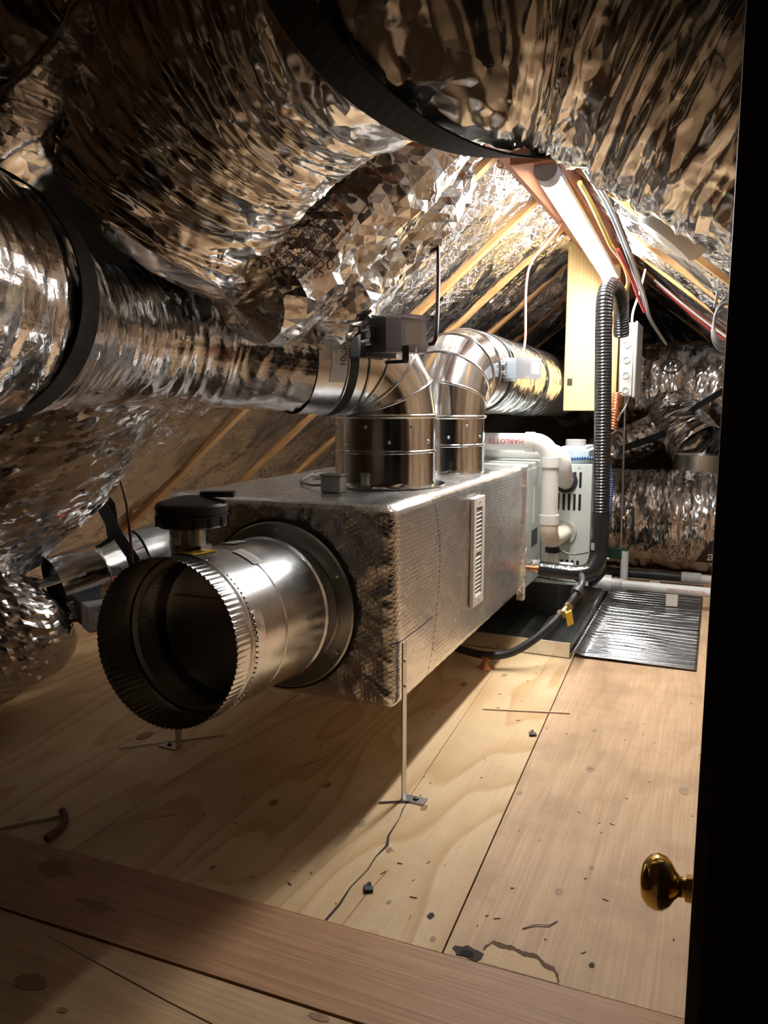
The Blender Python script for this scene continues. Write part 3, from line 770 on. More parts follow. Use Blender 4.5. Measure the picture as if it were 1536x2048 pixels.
# folded foil seam at the coil end
mb = MB(); mb.box((PX1 - .02, 3.02, .206), (PX1 + .012, 3.052, .755), bev=.004); mb.build('end_fold', FOIL_TAPE, plen)
# front hem strip on top
# steel strap legs
def strap_leg(x, y, ztop, label, out):
    t0 = thing('support_leg', label, 'bracket', (x, y, 0), 'strap legs under the plenum')
    mb = MB(); mb.box((x - .002, y - .013, .003), (x + .002, y + .013, ztop), bev=.0008); mb.build('strap', STEEL, t0)
    mb = MB(); mb.box((min(x, x + out * .06), y - .017, 0), (max(x, x + out * .06), y + .017, .004), bev=.001); ft = mb.build('foot', STEEL, t0)
    mb = MB(); mb.lathe([(1e-4, .006), (.006, .005), (.008, 0)][::-1], (x + out * .033, y, .004), (0, 0, 1), 12); mb.build('screw', CHAR, ft)
    for z in (ztop - .05, .30):
        if z < ztop:
            mb = MB(); mb.lathe([(1e-4, .004), (.004, .003), (.006, 0)][::-1], (x + .002 * out, y, z), (out, 0, 0), 10); mb.build('screw', STEEL, t0)
strap_leg(-.687, 1.715, .415, 'upright steel strap leg at the near right corner of the plenum', 1)
strap_leg(-1.40, 1.72, .42, 'steel strap leg with flat foot half hidden behind the open pipe', -1)

# ------------------------------------------------------------------ big open intake pipe with damper blade
pa, pb = np.array((-1.02, 1.22, .512)), np.array((-1.02, 1.66, .487)); pd = (pb - pa) / np.linalg.norm(pb - pa)
pipe = thing('intake_pipe', 'wide open galvanized pipe with crimped mouth on the plenum front', 'pipe', (-1.02, 1.44, .31))
def crimped(name, o, ax, prof, n=360, amp=.0016, crimp_to=.05):
    axv = Vector(ax).normalized(); q = axv.to_track_quat('Z', 'Y').to_matrix(); ex, ey, ez = (np.array(q.col[k]) for k in range(3))
    a = np.linspace(0, 2 * np.pi, n, endpoint=False); V = []
    for r, h in prof:
        c = amp * np.cos(a * n / 4) * max(0., 1 - max(0., h) / crimp_to) if h < crimp_to else 0 * a
        rr = r + c
        V.append(np.array(o) + ez * h + (np.cos(a)[:, None] * ex + np.sin(a)[:, None] * ey) * rr[:, None])
    V = np.vstack(V); m_ = len(prof)
    i = np.arange(m_ - 1)[:, None]; j = np.arange(n)[None]; j2 = (j + 1) % n
    F = np.stack(np.broadcast_arrays(i * n + j, i * n + j2, (i + 1) * n + j2, (i + 1) * n + j), -1).reshape(-1, 4)
    return V, F
prof = [(.172, .44), (.172, .30), (.176, .06), (.1772, .0), (.1788, .0), (.178, .004), (.178, .02), (.1785, .046), (.1785, .048), (.1815, .052), (.1815, .060), (.1785, .064), (.1785, .066), (.1785, .183), (.1785, .185), (.1775, .187), (.1775, .190), (.1795, .192), (.1795, .194), (.1795, .368), (.1795, .37), (.183, .374), (.183, .384), (.1795, .388), (.170, .392), (.169, .455)]
V, F = crimped('pipe', pa, pd, prof)
body = link_mesh('pipe_body', V, F, GALV, WL[pipe.name], pipe, True)
body.data.set_sharp_from_angle(angle=math.radians(50))
q = Vector(pd).to_track_quat('Z', 'Y').to_matrix(); ex, ey = np.array(q.col[0]), np.array(q.col[1])
def onpipe(ang, h, off=0.): # ang 0 = +x side, pi/2 = top
    return pa + pd * h + (.1795 + off) * (np.array((1, 0, 0)) * math.cos(ang) + np.array((0, 0, 1)) * math.sin(ang))
rv = MB()
for k in range(96):
    a = 2 * math.pi * k / 96; c = onpipe(a, .072, -.001)
    rv.lathe([(.0036, 0), (.0028, .0022), (1e-4, .003)], c, c - (pa + pd * .072), 6)
o = rv.build('rivet_bead', GALV_BRIGHT, pipe, smooth=60); tag(o, 'row of small dimples round the mouth', kind='stuff')
# inside: stop ring, damper blade, shaft boss
mb = MB(); mb.lathe([(.172, .10), (.160, .104), (.160, .112), (.172, .116)], pa, pd, 64); mb.build('stop_ring', GALV_DULL, pipe, smooth=40)
mb = MB(); mb.lathe([(1e-4, .20), (.158, .20), (.158, .204), (1e-4, .204)], pa, pd, 48); bl = mb.build('damper_blade', GALV_DULL, pipe)
mb = MB(); mb.obox(pa + pd * .196 + np.array((0, 0, .05)), (.13, 0, 0), (0, .003, 0), (0, 0, .007)); mb.build('blade_rib', GALV_DULL, bl)
mb = MB(); mb.obox(pa + pd * .196 + np.array((0, 0, -.03)), (.14, 0, 0), (0, .002, 0), (0, 0, .02)); mb.build('blade_rib', GALV_DULL, bl)
mb = MB(); mb.cyl(pa + pd * .15 + np.array((.05, 0, -.168)), pa + pd * .15 + np.array((.05, 0, -.125)), .012, 14); mb.build('shaft_boss', BLACK, pipe, smooth=50)
def pipe_patch(a0, a1, h0, h1, off, name, mat, parent, n=16):
    f = lambda u, v: np.stack([np.stack([onpipe(a0 + (a1 - a0) * uu, h0 + (h1 - h0) * vv, off) for uu, vv in zip(ur, vr)]) for ur, vr in zip(u, v)])
    V, F = quadgrid(f, n, 4); return link_mesh(name, V, F, mat, WL[parent.name], parent, True)
yl = pipe_patch(1.86, 1.42, .075, .155, .0008, 'warning_label', YELLOW, pipe)
ar = lambda x, y: onpipe(1.64 - x / .18, .115 + y, .0016)
Vv = [ar(*p_) for p_ in ((-.03, 0), (-.005, .028), (-.005, .012), (.03, .012), (.03, -.012), (-.005, -.012), (-.005, -.028))]
link_mesh('arrow_print', np.array(Vv), [tuple(range(7))], INK, WL[yl.name], yl)
bc = pipe_patch(1.33, .98, .185, .225, .0016, 'barcode_label', PAPER, pipe)
bars = MB()
for k in range(16):
    a = 1.31 - k * .0195; w_ = .0022 + .003 * rng.random()
    bars.add([onpipe(a, .189, .0022), onpipe(a - w_, .189, .0022), onpipe(a - w_, .208, .0022), onpipe(a, .208, .0022)], [(0, 1, 2, 3)])
bars.build('barcode_print', INK, bc)
pipe_patch(.42, .05, .075, .105, .0009, 'tape_patch', FOIL_TAPE, pipe)
pipe_patch(1.72, 1.52, .24, .30, .004, 'bracket_plate', LGREY, pipe)
# round black actuator standing on the pipe
act = thing('damper_motor', 'round black damper motor standing above the open pipe', 'actuator', (-1.055, 1.375, .685))
cx, cy = -1.055, 1.372
mb = MB(); mb.lathe([(1e-4, .0), (.074, .0), (.078, .004), (.078, .026), (.0735, .027), (.0735, .031), (.0785, .032), (.0785, .046), (.074, .052), (.03, .064), (1e-4, .066)], (cx, cy, .735), (0, 0, 1), 48); cap = mb.build('cap', CHAR, act, smooth=35)
for k in range(14):
    a = k * math.pi * 2 / 14; mb = MB(); c, s = math.cos(a), math.sin(a)
    mb.obox((cx + .0775 * c, cy + .0775 * s, .748), (.003 * c, .003 * s, 0), (-.004 * s, .004 * c, 0), (0, 0, .011)); mb.build('grip_rib', BLACK, cap)
mb = MB(); mb.obox((cx + .045, cy + .035, .803), (.034, .0146, 0), (-.006, .014, 0), (0, 0, .006)); mb.build('wire_cover', CHAR, cap)
mb = MB(); mb.add([(cx - .03, cy - .035, .7935), (cx + .012, cy - .042, .7935), (cx + .004, cy - .026, .797)], [(0, 1, 2)]); mb.build('arrow_print', PAPER, cap)
mb = MB(); mb.cyl((cx, cy, .684), (cx, cy, .737), .028, 20); mb.build('stem', GALV_DULL, act, smooth=40)
mb = MB(); mb.box((cx - .035, cy - .02, .683), (cx + .035, cy + .02, .692)); mb.build('mount_plate', GALV, act)
# small grey junction box and cable on the plenum top
jb = thing('wire_box', 'small grey plastic box lying on the plenum top before the first steel collar', 'box', (-.975, 1.90, .757))
mb = MB(); mb.box((-1.005, 1.875, .757), (-.945, 1.925, .803), rot=.1, bev=.003); mb.build('body', GREYP, jb)
mb = MB(); mb.box((-1.008, 1.872, .803), (-.942, 1.928, .809), rot=.1, bev=.002); mb.build('lid', GREYP, jb)
mb = MB(); mb.tube([(-1.0, 1.90, .775), (-1.08, 1.95, .768), (-1.18, 2.08, .766), (-1.26, 2.3, .766)], .004, 8, .015); mb.build('cable', GCABLE, jb, smooth=60)
mb = MB(); mb.box((-1.22, 2.22, .761), (-1.05, 2.30, .772), rot=.25, bev=.002); o = mb.build('foil_offcut', FOIL_TAPE); tag(o, 'pale strip of foil tape lying on the plenum top at the left', 'tape')

# ------------------------------------------------------------------ takeoff collars, elbows and zone dampers
def beadring(c, nrm, r, t_): 
    mb = MB(); mb.lathe([(r - t_, -t_), (r, -t_), (r + t_ * .8, -t_ * .5), (r + t_ * .8, t_ * .5), (r, t_), (r - t_, t_), (r - t_, -t_)], c, nrm, 56); return mb
def takeoff(cx, cy, z0, z1, r, e, Rb, label, gores=4, phi0=0.):
    t0 = thing('takeoff_elbow', label, 'duct elbow', (cx, cy, z0), 'steel takeoffs on the plenum')
    e = np.array((*e, 0.)); e /= np.linalg.norm(e); Z = np.array((0, 0, 1.)); sd = np.cross(Z, e)
    mb = MB(); zm = z0 + (z1 - z0) * .5
    mb.lathe([(r + .03, .001), (r + .03, .004), (r + .003, .006), (r + .001, .012), (r, .016), (r, zm - z0 - .005), (r + .004, zm - z0 - .002), (r + .004, zm - z0 + .003), (r, zm - z0 + .006), (r, z1 - z0 - .004), (r - .003, z1 - z0), (r - .003, z1 - z0 + .008)], (cx, cy, z0), (0, 0, 1), 72)
    mb.build('collar', GALV_BRIGHT, t0, smooth=35)
    mb = MB(); a = -.75; c, s = math.cos(a), math.sin(a)
    mb.obox((cx + (r + .001) * c, cy + (r + .001) * s, (z0 + z1) / 2), (.001 * c, .001 * s, 0), (-.005 * s, .005 * c, 0), (0, 0, (z1 - z0) / 2 - .012)); mb.build('seam', GALV_BRIGHT, t0)
    for k in range(6):
        a = -.2 - k * .45; c, s = math.cos(a), math.sin(a)
        mb = MB(); mb.lathe([(1e-4, .004), (.004, .003), (.006, 0)][::-1], (cx + r * c, cy + r * s, z1 - .03 if k % 2 else zm + .03), (c, s, 0), 8); mb.build('screw', STEEL, t0, smooth=50)
    b0 = np.array((cx, cy, z1))
    ph_ = np.linspace(0, math.pi / 2, gores + 1)
    a = np.linspace(0, 2 * np.pi, 72, endpoint=False)
    def ring(phi, rr, sh=0.):
        tng = e * math.sin(phi) + Z * math.cos(phi)
        c = b0 + e * Rb * (1 - math.cos(phi)) + Z * Rb * math.sin(phi) + tng * sh
        n_ = e * math.cos(phi) - Z * math.sin(phi)
        return c + rr * (np.cos(a)[:, None] * n_ + np.sin(a)[:, None] * sd), c, tng
    V, F = [], []
    for k in range(gores):
        A, B = ring(ph_[k], r)[0], ring(ph_[k + 1], r)[0]
        rows = [A, A * .5 + B * .5, B]
        o0 = sum(len(x) for x in V); V += rows
        for i in range(2):
            for j in range(72): F.append((o0 + i * 72 + j, o0 + i * 72 + (j + 1) % 72, o0 + (i + 1) * 72 + (j + 1) % 72, o0 + (i + 1) * 72 + j))
    elb = link_mesh('elbow', np.vstack(V), F, GALV_BRIGHT, WL[t0.name], t0, True)
    for k in range(gores + 1):
        _, c, tn = ring(ph_[k], r); beadring(c, tn, r + .001, .005 if k else .007).build('bead', GALV_BRIGHT, elb, smooth=60)
    _, ce, tn = ring(math.pi / 2, r)
    return t0, ce, tn
def sleeve(t0, c, d, r, L):
    mb = MB(); mb.lathe([(r, 0), (r, L * .38), (r + .004, L * .4), (r + .004, L * .43), (r, L * .45), (r, L)], c, d, 72); return mb.build('damper_sleeve', GALV, t0, smooth=40)
def cylpt(c, d, r, h, a, off=0.):
    """point on a level sleeve: a=0 towards the camera-right side, a=pi/2 up"""
    d = np.array(d) / np.linalg.norm(d); s_ = np.cross(d, (0, 0, 1)); s_ /= np.linalg.norm(s_)
    return np.array(c) + d * h + (r + off) * (-s_ * math.cos(a) + np.array((0, 0, 1)) * math.sin(a))
t1, c1, d1v = takeoff(-.93, 2.16, .757, .965, .153, (-.52, -.85), .16, 'nearest steel takeoff with gored elbow and black banded zone damper')
sl = sleeve(t1, c1, d1v, .153, .16)
mb = MB(); mb.lathe([(.154, .035), (.1575, .037), (.1575, .065), (.154, .067)], c1, d1v, 72); mb.build('clamp_band', WEB, t1, smooth=50)
def patch(c, d, r, h0, h1, a0, a1, off, name, mat, par):
    f = lambda u, v: np.stack([np.stack([cylpt(c, d, r, h0 + (h1 - h0) * uu, a0 + (a1 - a0) * vv, off) for uu, vv in zip(ur, vr)]) for ur, vr in zip(u, v)])
    V, F = quadgrid(f, 4, 20); return link_mesh(name, V, F, mat, WL[par.name], par, True)
lab = patch(c1, d1v, .153, .070, .122, -.45, .75, .0012, 'size_label', PAPER, t1)
tf = lambda h: (lambda x, y: cylpt(c1, d1v, .153, h + -y, .15 + x / .153, .0022))
text_mesh('10"-URD', .026, tf(.088), 'size_print', INK, lab)
text_mesh('2023', .014, lambda x, y: cylpt(c1, d1v, .153, 0.076 - y, .12 + x / .153, .0022), 'size_print', INK, lab)
text_mesh('— — —', .016, lambda x, y: cylpt(c1, d1v, .153, .108 - y, .1 + x / .153, .0022), 'size_print', INK, lab)
def actuator(par, c, ax, L, h, w_, dark, clear_label):
    """zone damper motor: mounting plate, body, clear cover, coupling"""
    ax = np.array(ax) / np.linalg.norm(ax); sd = np.cross((0, 0, 1), ax); Z = np.array((0, 0, 1))
    c = np.array(c)
    a0 = MB().obox(c + ax * .014, ax * .012, sd * w_ * .62, Z * h * .62).build('actuator_plate', dark, par)
    b0 = MB().obox(c + ax * L * .42, ax * L * .2, sd * w_ * .5, Z * h * .5).build('actuator_body', dark, par)
    cv = MB().obox(c + ax * L * .8, ax * L * .19, sd * w_ * .52, Z * h * .54).build('actuator_cover', CLEAR, par); cv['label'] = 'clear plastic cover'
    MB().obox(c + ax * L * .76, ax * L * .12, sd * w_ * .36, Z * h * .36).build('circuit_board', LGREY, cv)
    MB().obox(c + ax * L * .985, ax * .001, sd * w_ * .34, Z * h * .3).build('cover_label', PAPER, cv)
    m_ = MB(); m_.cyl(c + ax * .02, c + ax * L * .3, .010, 12); m_.build('shaft', STEEL, par, smooth=50)
    cp = MB(); p_ = c + ax * L * .26 - sd * w_ * .55
    cp.obox(p_, ax * .010, sd * .012, Z * .026); cp.build('coupling', STEEL, par)
    for k in (-1, 1):
        m_ = MB(); m_.lathe([(.004, -.018), (.008, -.018), (.008, .018), (.004, .018)], p_ + Z * .014 * k - sd * .014, ax, 10); m_.build('clamp_nut', GALV_BRIGHT, par, smooth=50)
    return c + ax * L
sdir = np.array((.9, -.44, 0))
act1e = actuator(t1, np.array(cylpt(c1, d1v, .153, .0, 0.30)) + np.array((.025, -.01, .008)), sdir, .155, .088, .085, CHAR, True)
mb = MB(); mb.obox(act1e + np.array((-.012, -.03, -.052)), (.006, .004, 0), (-.004, .006, 0), (0, 0, .02)); mb.build('lever', BLACK, t1)
mb = MB(); mb.obox(act1e + np.array((-.035, -.035, -.072)), (.03, -.01, 0), (.003, .006, 0), (0, 0, .004)); mb.build('lever', BLACK, t1)
t2, c2, d2v = takeoff(-.92, 2.66, .757, .955, .153, (.10, .99), .17, 'second steel takeoff, elbow turning away with pale blue damper motor')
sleeve(t2, c2, d2v, .153, .18)
mb = MB(); mb.lathe([(.154, .13), (.157, .131), (.157, .15), (.154, .151)], c2, d2v, 72); mb.build('clamp_band', WEB, t2, smooth=50)
act2e = actuator(t2, np.array((-.765, 2.90, 1.13)), (.9, -.35, 0), .15, .07, .075, CABBL, True)
# ------------------------------------------------------------------ flexible ducts overhead
D1 = Duct([c1 + d1v * .11, (-1.27, 1.75, 1.163), (-1.37, 1.5, 1.17), (-1.33, 1.25, 1.175), (-1.185, .95, 1.18), (-1.12, .68, 1.2), (-1.15, .3, 1.25)],
          [.157, .162, .172, .188, .207, .217, .217], step=.006, nseg=170, seed=11, pleat=.010, pfreq=20, crin=.003, cfreq=45, lump=.010)
fd1 = D1.build('flexible_duct', FOIL_SCRIM)
tag(fd1, 'silver flex duct from the nearest damper, cinched by a black strap at left', 'duct')
S_ = (-.34, 1.13, 1.615)
D2 = Duct([(.42, 1.24, 1.17), (.26, 1.22, 1.30), (.12, 1.21, 1.41), (-.02, 1.20, 1.51), (-.18, 1.17, 1.59), S_, (-.50, 1.17, 1.635), (-.68, 1.24, 1.645), (-.88, 1.29, 1.585), [-1.089, 1.331, 1.416], [-1.164, 1.305, 1.318]],
          [.235, .235, .235, .235, .235, .215, .225, .24, .25, .25], step=.005, nseg=230, seed=21, pleat=.017, pfreq=26, crin=.005, cfreq=45, lump=.014, cap1=.10)
fd2 = D2.build('flexible_duct', FOIL_PLEAT)
tag(fd2, 'huge wrinkled foil duct arching across the top, slung in a black strap', 'duct')
# near strap round the left duct
i1 = 4
d_at = lambda D, p: float(D.S[np.argmin(np.linalg.norm(D.P - np.array(p), axis=1))])
dd1 = d_at(D1, (-1.185, .95, 1.18))
pts, tdir = D1.ring(dd1, .014, 72)
mb = MB(); mb.ribbon(pts, tdir, .066, .003, closed=True)
s1 = thing('hanging_strap', 'black webbing strap looped round the silver flex duct at the left edge', 'strap', (-1.25, .95, .97), 'black straps slinging the ducts')
mb.build('loop', WEB, s1)
top = np.array(D1.ring(dd1, .014, 4, math.pi / 2, math.pi / 2 + .01)[0][0])
mb = MB(); mb.ribbon([top, top + np.array((-.02, 0, .3)), top + np.array((-.04, 0, 2.29 - top[2]))], tdir, .066, .003); mb.build('tail', WEB, s1)
dd2 = d_at(D2, S_)
ii = int(np.argmin(np.abs(D2.S - dd2 - .01))); tt = D2.T[ii]; nh = np.array((-math.sin(CAM_TH), math.cos(CAM_TH), 0)); lf = np.array((-math.cos(CAM_TH), -math.sin(CAM_TH), 0)) * math.cos(.44) - nh * math.sin(.44)
A_ = np.linspace(0, 2 * np.pi, 96, endpoint=False)
dirs = np.cos(A_)[:, None] * lf + np.sin(A_)[:, None] * np.array((0, 0, 1.))
pts = D2.P[ii] + dirs * (D2.R[ii] + .022) / np.sqrt(np.maximum(.25, 1 - (dirs @ tt) ** 2))[:, None]
tg = np.roll(pts, -1, 0) - np.roll(pts, 1, 0); tg /= np.linalg.norm(tg, axis=1)[:, None]
rad_ = (pts - D2.P[ii]); rad_ -= (rad_ @ tt)[:, None] * tt
tdir = np.cross(tg, rad_)
s2 = thing('hanging_strap', 'wide black webbing strap slung under the arching foil duct overhead', 'strap', (S_[0], S_[1], 1.36), 'black straps slinging the ducts')
mb = MB(); mb.ribbon(pts, tdir, .062, .003, closed=True); mb.build('loop', WEB, s2)
top = pts[np.argmax(pts[:, 2])]
mb = MB(); mb.ribbon([top, top + np.array((-.01, 0, .2)), (top[0] - .02, top[1], 2.299)], nh, .062, .003); mb.build('tail', WEB, s2)
# another duct crossing at the very top left, with its silver seam
D5 = Duct([[-1.484, 1.009, 1.363], [-1.309, 1.055, 1.531], [-1.185, 1.137, 1.711], [-1.07, 1.215, 1.901]], [.2, .2, .2, .2, .2], step=.007, nseg=150, seed=31, pleat=.013, pfreq=22, crin=.004, lump=.012)
fd5 = D5.build('flexible_duct', FOIL_PLEAT)
tag(fd5, 'wrinkled foil duct crossing the top left corner of the frame', 'duct')
f5 = 5.5
strip = lambda u, v: np.stack([np.stack([D5.surf(.03 + (D5.L - .06) * uu, (f5 - .22 + .44 * vv) % (2 * math.pi), .010) for uu, vv in zip(ur, vr)]) for ur, vr in zip(u, v)])
V, F = quadgrid(strip, 70, 10)
o = link_mesh('seam_strip', V, F, FOIL_TAPE, WL[fd5.name], fd5, True, np.stack([V[:, 0], V[:, 2]], -1)); o['label'] = 'silver foil seam strip'
sol = o.modifiers.new('thick', 'SOLIDIFY'); sol.thickness = .003; sol.offset = 0
# loose printed foil blankets hanging out of the rafter bays
def zl(x): return KL + SL * x
B3 = Duct([[-0.752, 2.009, 1.727], [-0.813, 1.885, 1.595], [-0.905, 1.717, 1.409], [-0.957, 1.59, 1.296], [-0.991, 1.464, 1.214]], [.15, .155, .16, .165, .15], step=.034, nseg=30, faceted=.0042, flat=.85, seed=41, pleat=.012, pfreq=5, crin=.003, cfreq=12, lump=.026, cap0=.05, cap1=.11)
fb3 = B3.build('foil_blanket', FOIL_NEAR); tag(fb3, 'drooping foil blanket printed with lines of dark lettering under the arching duct', 'insulation', 'foil blankets hanging from the left rafters')
B4 = Duct([[-0.78, 2.255, 1.689], [-0.857, 2.095, 1.508], [-0.931, 1.937, 1.333], [-0.937, 1.738, 1.202]], [.13, .14, .135, .115], step=.034, nseg=30, faceted=.0042, flat=.85, seed=42, pleat=.010, pfreq=5, crin=.003, cfreq=12, lump=.026, cap0=.05, cap1=.10)
fb4 = B4.build('foil_blanket', FOIL_NEAR); tag(fb4, 'unprinted foil blanket drooping just above the nearest zone damper', 'insulation', 'foil blankets hanging from the left rafters')
B6 = Duct([(-1.42, 1.60, zl(-1.42) - .05), (-1.7, 1.60, zl(-1.7) - .10), (-2.0, 1.60, zl(-2.0) - .11), (-2.3, 1.60, zl(-2.3) - .06), (-2.48, 1.6, zl(-2.48) - .02)], [.27, .3, .31, .3, .27], step=.022, nseg=60, faceted=.006, flat=.38, seed=43, pleat=.016, pfreq=9, crin=.012, cfreq=24, lump=.03, cap0=.10, cap1=.1)
fb6 = B6.build('foil_blanket', FOIL_NEAR); tag(fb6, 'crumpled foil blanket sagging near the left eave below the strapped duct', 'insulation', 'foil blankets hanging from the left rafters')
# lettering on the printed blanket: rows run up the slope, the first row nearest the camera
dmid, fa, fs = .62, 2.88, -1       # where the lettering sits on the blanket
def onb3(x, y): return B3.surf(dmid - x, (fa + fs * y / .15) % (2 * math.pi), .0085)
for txt, sz, y in (('R-8  OO AU', .042, .100), ('EN EL MANUAL DE NORMAS', .02, .066), ('UN INSTALADO POR NIVEL', .02, .046), ('ADENTRO VALOR UL', .022, .024), ('COLOCADO', .022, .002),
                   ('RANGO ESPESOR SIN COMPRIMIR', .014, -.016), ('S O C', .034, -.042)):
    text_mesh(txt, sz, lambda x, q, y=y: onb3(x, q + y), 'printed_line', MAROON, fb3)
for y in (.125, -.018):
    L_ = [onb3(x, y) for x in np.linspace(-.2, .2, 40)] + [onb3(x, y + .0016) for x in np.linspace(.2, -.2, 40)]
    link_mesh('printed_rule', np.array(L_), [(k, k + 1, 78 - k, 79 - k) for k in range(39)], MAROON, WL[fb3.name], fb3)
def onb3b(x, y): return B3.surf(B3.L - .12 - x, (fa - .2 * fs + fs * y / .15) % (2 * math.pi), .0085)
for txt, y in (('UL LISTED', .012), ('AIR DUCT', -.006)): text_mesh(txt, .02, lambda x, q, y=y: onb3b(x, q + y * 1.3), 'printed_line', MAROON, fb3)
# red printed line on the strapped duct
da = d_at(D1, (-1.27, 1.75, 1.163))
def ond1(x, y): return D1.surf(da + .02 - x, (fa1 + fs1 * (.1 + y / .17)) % (2 * math.pi), .006)
fa1, fs1 = 3.274, 1
text_mesh('|||||||||||||||||||||||||', .022, ond1, 'printed_line', REDINK, fd1)

# ------------------------------------------------------------------ coil case and furnace behind the plenum
fur = thing('furnace', 'grey furnace with slotted end panel behind the plenum', 'furnace', (-.95, 3.7, .2))
mb = MB(); mb.box((-1.39, 3.055, .235), (-.703, 3.40, .757), bev=.004); coil = mb.build('coil_case', CAB, fur)
mb = MB(); mb.box((-.704, 3.10, .33), (-.700, 3.37, .735), bev=.001).box((-.704, 3.09, .245), (-.699, 3.38, .32), bev=.001); mb.build('access_panel', CAB, coil)
mb = MB(); mb.box((-.7005, 3.19, .40), (-.6985, 3.30, .47)); mb.build('rating_plate', CHAR, coil)
mb = MB(); mb.box((-.7005, 3.20, .50), (-.698, 3.225, .65)); mb.build('rating_plate', PAPER, coil)
mb = MB(); mb.box((-1.39, 3.40, .20), (-.545, 4.35, .738), bev=.004)
mb.v = mb.v; body_ = mb.build('cabinet', CAB, fur)
# slotted panel facing the camera
mb = MB(); mb.box((-.70, 3.392, .205), (-.488, 3.4005, .742), bev=.002); pan = mb.build('slotted_panel', CAB, fur)
sl_ = None
rows = ((.708, .637, (-.583, -.56, -.537)), (.612, .537, (-.653, -.630, -.606, -.583, -.56, -.537)), (.317, .244, (-.653, -.630, -.606, -.583, -.56, -.537)), (.40, .345, (-.537)))
for zt, zb, xs in rows[:3]:
    for x in xs:
        h_ = (zt - zb) / 2
        m_ = MB(); a = np.linspace(0, np.pi, 7)
        P_ = [(x + .0055 * math.cos(k), zt - .0055 + .0055 * math.sin(k)) for k in a] + [(x - .0055 * math.cos(k), zb + .0055 - .0055 * math.sin(k)) for k in a]
        n = len(P_); m_.add([(p, 3.3915, q_) for p, q_ in P_] + [(p, 3.394, q_) for p, q_ in P_], [tuple(range(n))] + [(k, n + k, n + (k + 1) % n, (k + 1) % n) for k in range(n)])
        m_.build('slot', SLOT, pan)
for x, z in ((-.545, .725), (-.64, .725), (-.50, .22)):
    mb = MB(); mb.lathe([(1e-4, .003), (.004, .002), (.005, 0)][::-1], (x, 3.392, z), (0, -1, 0), 10); mb.build('screw', STEEL, pan)
mb = MB(); mb.lathe([(.030, .0), (.030, .008), (.054, .010), (.058, .0)], (-.602, 3.392, .438), (0, -1, 0), 32); mb.build('vent_flange', GREYP, fur, smooth=40)
mb = MB(); mb.lathe([(.030, .0), (.030, .010), (.047, .012), (.052, .0)], (-.600, 3.392, .665), (0, -1, 0), 32); mb.build('vent_flange', RUB, fur, smooth=40)
mb = MB(); mb.box((-.66, 3.46, .738), (-.515, 3.72, .80), bev=.004).box((-.64, 3.48, .80), (-.53, 3.70, .812), bev=.002); vb = mb.build('vent_box', CABBL, fur)
mb = MB(); mb.tube([(-.68, 3.45, .765), (-.61, 3.448, .757), (-.52, 3.452, .765), (-.46, 3.47, .76)], .007, 8, .015); mb.build('blue_conduit', BLUECOR, fur, smooth=60)
mb = MB(); mb.cyl((-.59, 3.56, .812), (-.59, 3.56, .84), .045, 20); mb.build('blower_cap', GREYP, fur, smooth=40)
# PVC vent pipes
pv = thing('vent_pipe', 'white PVC pipe dropping in front of the furnace and turning into it', 'pipe', (-.62, 3.15, .40), 'white vent pipes at the furnace')
R_ = .0355
mb = MB(); mb.tube([(-1.25, 3.155, .845), (-.95, 3.153, .845), (-.70, 3.15, .845)], R_, 24, .03); ph_ = mb.build('pipe', WHITEP, pv, smooth=60)
mb = MB(); mb.tube([(-.70, 3.15, .845), (-.672, 3.15, .843), (-.643, 3.15, .826), (-.626, 3.15, .797), (-.623, 3.15, .765)], R_ + .002, 24, .008); el = mb.build('elbow', WHITEP, pv, smooth=60)
mb = MB(); mb.cyl((-.725, 3.15, .845), (-.688, 3.15, .845), R_ + .006, 28); mb.cyl((-.623, 3.15, .785), (-.623, 3.15, .745), R_ + .006, 28); mb.build('socket', WHITEP, pv, smooth=40)
mb = MB(); mb.cyl((-.623, 3.15, .75), (-.621, 3.15, .535), R_, 28); mb.build('pipe', WHITEP, pv, smooth=40)
mb = MB(); mb.cyl((-.621, 3.15, .548), (-.621, 3.15, .51), R_ + .006, 28); mb.build('socket', WHITEP, pv, smooth=40)
mb = MB(); mb.tube([(-.621, 3.15, .525), (-.621, 3.152, .485), (-.620, 3.172, .455), (-.616, 3.21, .440), (-.605, 3.31, .438), (-.602, 3.384, .438)], [R_ + .003, R_ + .003, R_ + .003, R_ + .002, R_, R_], 24, .008); mb.build('elbow', CREAM, pv, smooth=60)
text_mesh('CHARLOTTE', .030, lambda x, y: (-.79 - x, 3.151 - R_ * math.cos(-y / R_ + .1) * 1.05, .845 + R_ * math.sin(-y / R_ + .1) * 1.05), 'pipe_print', REDINK, ph_)
pv2 = thing('vent_pipe', 'second white PVC pipe lying behind the first and curving into the black gasket', 'pipe', (-.7, 3.28, .63), 'white vent pipes at the furnace')
mb = MB(); mb.tube([(-1.25, 3.285, .798), (-.95, 3.285, .798), (-.665, 3.285, .798)], .033, 24, .03); mb.build('pipe', WHITEP, pv2, smooth=60)
mb = MB(); mb.tube([(-.67, 3.285, .798), (-.63, 3.285, .793), (-.602, 3.295, .765), (-.597, 3.31, .725), (-.598, 3.345, .680), (-.60, 3.386, .665)], .036, 24, .008); mb.build('elbow', WHITEP, pv2, smooth=60)
mb = MB(); mb.cyl((-.6735, 3.285, .798), (-.662, 3.285, .798), .038, 24); mb.build('socket', WHITEP, pv2, smooth=40)
